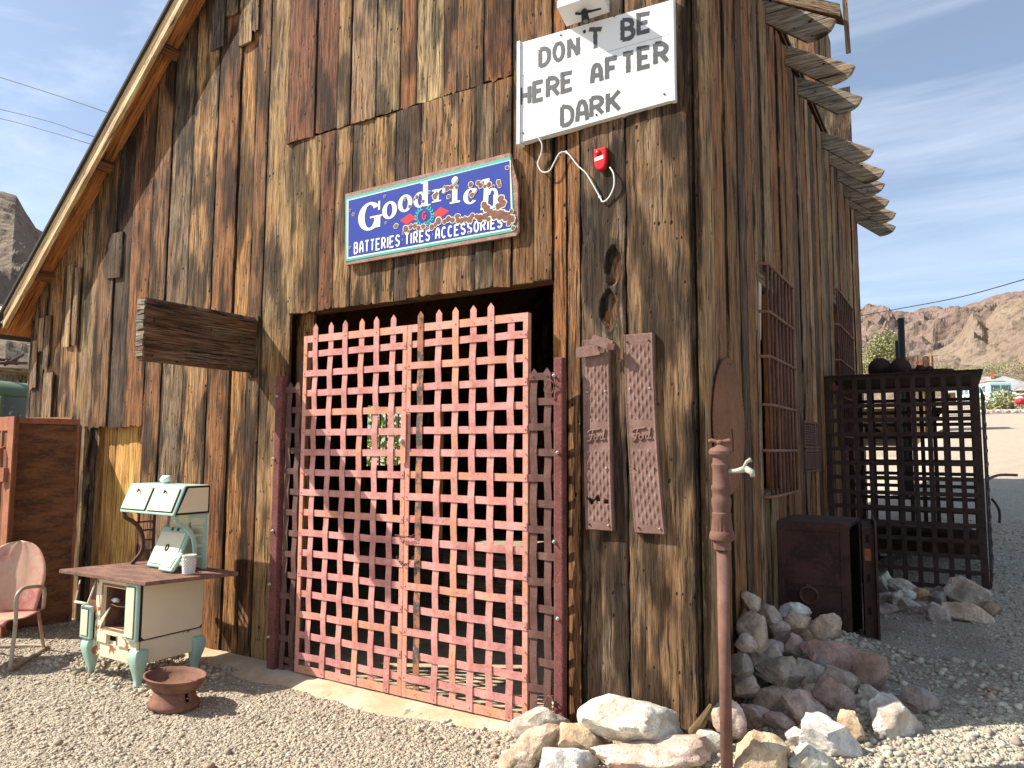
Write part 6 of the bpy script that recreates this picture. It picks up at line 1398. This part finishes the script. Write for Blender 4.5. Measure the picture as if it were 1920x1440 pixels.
GT2 = [(0.408, 0.39, 0.299), (0.331, 0.315, 0.244), (0.497, 0.47, 0.359), (0.375, 0.32, 0.249), (0.442, 0.352, 0.274), (0.541, 0.502, 0.398)]
def reg_front(r):
    x, y = r.uniform(-7.5, 1.0), -r.random() ** .8 * 2.6 + .02
    if -3.5 < x < -.9 and y > -.36 and r.random() < .93: return None
    return x, y
def reg_side(r):
    y = r.random() ** 1.6 * 9 - .5; x = r.uniform(.02, 4.2)
    if ((x - .95) / .45) ** 2 + ((y - 1.9) / 1.1) ** 2 < 1 and r.random() < .85: return None
    return x, y
gravel('gravel', 36000, reg_front, .004, .014, GT, 1)
gravel('gravel', 2500, lambda r: (r.uniform(-6.9, -3.3), -abs(r.normal(0, .06))), .004, .016, GT, 9)
gravel('gravel', 240, reg_front, .014, .03, GT, 10)
gravel('gravel', 26000, reg_side, .005, .020, GT2, 2)
gravel('gravel', 1800, lambda r: (r.uniform(-4.8, -3.3), r.uniform(-.9, -.1)), .008, .03, GT, 5)
gravel('gravel', 900, lambda r: (r.uniform(-1.6, 1.4), r.uniform(-.55, .2)), .008, .03, GT, 6)
gravel('gravel', 1500, lambda r: (r.uniform(.2, 1.6), r.uniform(.0, 1.6)), .008, .032, GT2, 7)

# ================================================================ far right: bus, tents, motorbike, shrubs, stone border, shed, wires
def on_ground(px, D):
    r = RP(px, 840, D); return np.array([r[0], r[1], ground_z(r[0], r[1])])
BS = on_ground(1868, 84); bz = RP(1868, 763, 84)[2]; BS[2] = bz
bus = thing('old_bus', BS, 'pale blue old bus with a rusty orange roof parked on the far slope', 'bus')
f_ = np.array([.45, -.89, 0]); s_ = np.array([.89, .45, 0])
def bp(a, b, z): return BS + f_ * a + s_ * b + np.array([0, 0, z])
def bbox_(mb, a0, a1, b0, b1, z0, z1): mb.obox(bp(a0, b0, z0), f_ * (a1 - a0), s_ * (b1 - b0), (0, 0, z1 - z0))
mb = MB(); bbox_(mb, -6, 1.5, -1.2, 1.2, .5, 2.75); mb.build('body', 'busblue', bus, bevel=.12)
mb = MB(); bbox_(mb, 1.5, 2.9, -.9, .9, .5, 1.55); mb.build('hood', 'busblue', bus, bevel=.1)
mb = MB(); bbox_(mb, -6, .6, -1.15, 1.15, 2.76, 2.95); mb.build('roof', 'busrust', bus, bevel=.05)
for b0, b1 in ((-1.05, -.08), (.08, 1.05)): mb = MB(); bbox_(mb, 1.5, 1.53, b0, b1, 1.75, 2.4); mb.build('windscreen', 'glass', bus)
for i in range(7): mb = MB(); bbox_(mb, -5.7 + i * .95, -5.0 + i * .95, -1.23, -1.2, 1.75, 2.4); mb.build('side_window', 'glass', bus)
mb = MB(); bbox_(mb, 2.9, 2.95, -.5, .5, .7, 1.45); mb.build('grille', 'iron_brown', bus)
mb = MB(); bbox_(mb, 2.95, 3.1, -1.1, 1.1, .45, .65); mb.build('bumper', 'black', bus)
for a, b in ((2.2, -1.0), (2.2, 1.0), (-4, -1.0), (-4, 1.0)): mb = MB(); q = bp(a, b, .45); mb.lathe([(.45, -.15), (.45, .15)], q, 16, 'x'); mb.build('wheel', 'rubber', bus)
for b in (-.6, .6): mb = MB(); mb.blob(bp(2.95, b, 1.15), .12, 1, 2, 0); mb.build('headlight', 'whiteplastic', bus)
HS = RP(1865, 756, 98); ht = thing('tin_house', HS, 'low house with a pale tin hipped roof beyond the old bus', 'house')
mb = MB(); mb.box(HS + (-5, -2, -1.0), HS + (5, 2, 1.4)); mb.build('wall', 'cardtan', ht)
mb = MB(); mb.add([HS + (-6, -3, 1.4), HS + (6, -3, 1.4), HS + (6, 3, 1.4), HS + (-6, 3, 1.4), HS + (-1.2, 0, 3.6), HS + (1.2, 0, 3.6)], [(0, 1, 5, 4), (1, 2, 5), (2, 3, 4, 5), (3, 0, 4), (0, 3, 2, 1)]); mb.build('roof', 'tin', ht)
mb = MB(); mb.box(HS + (-.3, -.6, 3.3), HS + (.1, -.2, 4.4)); mb.build('chimney', 'busrust', ht)
p = on_ground(1918, 52); qb = thing('quad_bike', p, 'small red and white off-road vehicle at the right edge of the far lot', 'vehicle')
for dx, dy in ((-.5, -.4), (.5, -.4), (-.5, .5), (.5, .5)): mb = MB(); mb.lathe([(.32, -.12), (.32, .12), (.12, .13)], p + (dx * 1.1, dy, .32), 16, 'x'); mb.build('wheel', 'rubber', qb)
mb = MB(); mb.blob(p + (0, -.2, .75), .45, 2, 3, .15, (.6, 0, 0), (.8, 1.1, .55)); mb.build('fairing', 'red', qb)
mb = MB(); mb.blob(p + (0, .3, 1.0), .35, 3, 3, .1, (.6, 0, 0), (.7, 1.2, .4)); mb.tube([p + (-.45, -.5, 1.35), p + (0, -.4, 1.2), p + (.45, -.5, 1.35)], .05, 6); mb.build('seat_and_bars', 'whiteplastic', qb)
def shrub(name, p, r_, h, n, label, cat, group=None, trunk=0., seed=0, leafs=.05, mat='leaf', tones=((1, 1, 1), (.75, .8, .7), (1.25, 1.2, 1.1))):
    rnd = random.Random(seed); t = thing(name, p, label, cat, group); p = np.array(p, float)
    mb = MB(); cl = []
    for k in range(rnd.randint(9, 13)):
        a = rnd.uniform(0, 6.28); rr = r_ * rnd.uniform(.2, .85); e = p + (math.cos(a) * rr, math.sin(a) * rr, h * rnd.uniform(.45, .9)); cl.append(e); s = p + (rnd.uniform(-.1, .1) * r_, rnd.uniform(-.1, .1) * r_, trunk * h)
        m_ = (s + e) / 2 + (rnd.uniform(-.1, .1) * r_, rnd.uniform(-.1, .1) * r_, .05 * h); mb.tube([s, m_, e], [.02 * h, .012 * h, .004 * h], 6)
    if trunk: mb.tube([p - (0, 0, .1), p + (.02 * h, 0, trunk * h * .5), p + (0, 0, trunk * h)], [.035 * h, .03 * h, .025 * h], 8)
    mb.build('stem', 'twig', t)
    mb = MB()
    for i in range(n):
        c = cl[rnd.randrange(len(cl))]; q = c + np.array([rnd.gauss(0, .24) * r_, rnd.gauss(0, .24) * r_, rnd.gauss(0, .15) * h])
        if q[2] < p[2] + .02: continue
        d1 = Vector((rnd.gauss(0, 1), rnd.gauss(0, 1), rnd.gauss(0, 1) + .4)).normalized() * leafs * rnd.uniform(.6, 1.5); d2 = Vector((rnd.gauss(0, 1), rnd.gauss(0, 1), rnd.gauss(0, 1))).normalized() * leafs * .4
        q = Vector(q); mb.add([q, q + d1 * .5 + d2, q + d1, q + d1 * .5 - d2], [(0, 1, 2, 3)], rnd.choice(tones))
    mb.build('foliage', mat, t)
p = on_ground(1664, 46); p[2] = RP(1664, 705, 46)[2]
shrub('desert_tree', p, 1.15, 2.5, 3200, 'pale green feathery tree in the distance above the iron cell scrap', 'tree', None, .25, 3, .16)
for i, (px, py, D, r_, h, lb) in enumerate([(1893, 782, 56, 1.9, 1.9, 'greenish creosote bush in front of the far bus'), (1872, 783, 58, 1.2, 1.1, 'low tan-green bush left of the creosote bush by the bus'), (1630, 708, 60, 1.6, 1.4, 'round pale bush beside the barn wall edge in the distance'), (1850, 716, 108, 3.5, 2.6, 'wide green bush behind the tin roof on the far slope'), (1905, 718, 112, 4, 2.8, 'wide olive bush at the right edge of the far slope'), (1800, 722, 90, 2.4, 1.6, 'olive bush on the slope above the cell roof corner'), (1770, 712, 95, 2.2, 1.5, 'grey-green bush on the slope left of the cell roof corner')]):
    p = RP(px, py, D); shrub('desert_bush', p, r_, h, 900, lb, 'bush', 'desert bushes on the far slope', 0, i + 20, .22)
for i in range(12):
    px = 1846 + i * 7.2; p = on_ground(px, 47); rnd = random.Random(i); 
    mb = MB(); vs, fs = ico(3); mb.add([p + np.array([v[0] * .34, v[1] * .25, v[2] * .18]) * (1 + .3 * mnoise.noise(Vector(v) * 1.7 + Vector((i, 0, 0)))) + (0, 0, .08) for v in vs], fs, (.6, .52, .44, 0)); o = mb.build('border_stone', 'rock', None); tag(o, 'pale stone in the border row along the far edge of the gravel lot', 'stone', 'stones edging the far lot')
p = RP(1718, 700, 33); sh2 = thing('board_hut', (p[0], p[1], ground_z(p[0], p[1])), 'small dark board hut with a red mark far behind the iron cell', 'hut')
zb = ground_z(p[0], p[1]) - .2; zt_ = RP(1718, 668, 33)[2]; mb = MB(); x = -.7
while x < .55: plank(mb, lambda a, b, w: (p[0] + a, p[1] - w, b), x, x + .2, zb, zt_, random.choice((GREY, DARK, BROWN)), .6, gap=.008); x += .2
mb.box((p[0] - .69, p[1] + .005, zb), (p[0] + .54, p[1] + 1.6, zt_ - .05), DARK); mb.build('wall', 'wood_side', sh2)
mb = MB(); mb.tube([(p[0] + .6, p[1] - .1, zb), (p[0] + .6, p[1] - .1, zt_ + .18)], .04, 6); mb.build('corner_post', 'plank_dark', sh2)
mb = MB(); mb.box((p[0] + .1, p[1] - .05, zt_ - .75), (p[0] + .22, p[1] - .045, zt_ - .3)); mb.build('red_mark', 'redenamel', sh2)
def wire(pts, r_, label): mb = MB(); mb.tube(smooth_path(pts, 6), r_, 5); o = mb.build('power_line', 'black', None); tag(o, label, 'wire', 'overhead wires')
wire([RP(-150, 100, 26), RP(0, 145, 25), RP(110, 180, 24), RP(215, 216, 23), RP(420, 290, 22)], .014, 'upper of the three wires left of the roof edge')
wire([RP(-150, 175, 26), RP(0, 205, 25), RP(100, 230, 24), RP(190, 260, 23), RP(420, 320, 22)], .014, 'middle of the three wires left of the roof edge')
wire([RP(-150, 192, 26), RP(0, 222, 25), RP(90, 246, 24), RP(180, 273, 23), RP(420, 345, 22)], .014, 'lowest of the three wires left of the roof edge')
wire([RP(1560, 602, 95), RP(1680, 580, 85), RP(1800, 557, 75), RP(1920, 524, 66), RP(2100, 470, 55)], .05, 'single wire rising to the right over the far mountain')
# tree seen through the barn's back window
shrub('green_shrub', (-9.2, 7.6, 0), 1.6, 2.6, 3000, 'bright green shrub seen through the gates and the barred window at the back', 'shrub', None, .1, 77, .12, 'leaf_green')

# ================================================================ things inside the barn
cr_ = thing('wooden_crate', (-2.9, 2.4, .035), 'weathered wooden crate with faint stencilled letters inside the barn behind the left gate leaf', 'crate')
mb = MB(); 
for k in range(4): mb.box((-3.3, 2.2, .04 + k * .135), (-2.3, 2.225, .17 + k * .135), (.34, .28, .2, .6))
mb.build('front_board', 'crate', cr_); mb = MB(); mb.box((-3.3, 2.226, .04), (-2.3, 2.8, .57), (.3, .24, .17, .6)); mb.build('box', 'crate', cr_)
x = -3.02
for ch in 'D ARDO AS':
    if ch != ' ': mb = MB(); glyph(mb, ch, lambda a, b, w: (a, 2.2 - w, b), x, x + .05, .335, .40, .335, .40, .011, .001); mb.build('letter', 'lettering', cr_)
    x += .064
gm = thing('green_machine', (-1.35, 1.6, .035), 'dark green machine on a stand inside the barn behind the right gate leaf', 'machine')
mb = MB(); mb.blob((-1.35, 1.6, .62), .2, 4, 3, .15, (.1, .2, .1), (1.3, 1, .7)); mb.box((-1.6, 1.45, .32), (-1.1, 1.75, .5)); mb.build('housing', 'machgreen', gm)
mb = MB(); mb.lathe([(.16, -.02), (.17, 0), (.16, .02)], (-1.3, 1.4, .6), 24, 'y'); mb.build('flywheel', 'potrust', gm)
for x in (-1.55, -1.15): mb = MB(); mb.tube([(x, 1.6, .04), (x, 1.6, .33)], .025, 8); mb.build('leg', 'iron_brown', gm)
mb = MB(); mb.lathe([(.03, 0), (.03, -.03), (.012, -.032)], (-1.48, 1.42, .72), 14, 'y'); mb.build('gauge', 'whiteplastic', gm)
mb = MB()
for k in range(6): mb.obox((-1.55 + k * .1, 3.2, 1.0), (.07, 0, 0), (0, .05, 0), (.05 - .02 * k, .1, .34), (.4, .3, .05))
mb.build('yellow_folders', 'yellow', None); o = COL.objects['yellow_folders']; tag(o, 'row of yellow card folders on a shelf deep inside the barn', 'folders')
mb = MB(); mb.box((-2.2, 3.2, .96), (-.6, 3.6, .995), BROWN); 
for x in (-2.15, -.66): mb.box((x - .03, 3.25, .04), (x + .03, 3.55, .955), BROWN)
o = mb.build('shelf_table', 'plank_dark', None); tag(o, 'dark wooden shelf table deep inside the barn under the yellow folders', 'table')
mb = MB(); mb.obox((-1.3, 2.4, .035), (.42, .1, 0), (-.08, .35, 0), (0, 0, .30)); o = mb.build('cardboard_box', 'cardtan', None, bevel=.004); tag(o, 'tan cardboard box on the barn floor behind the green machine', 'box')
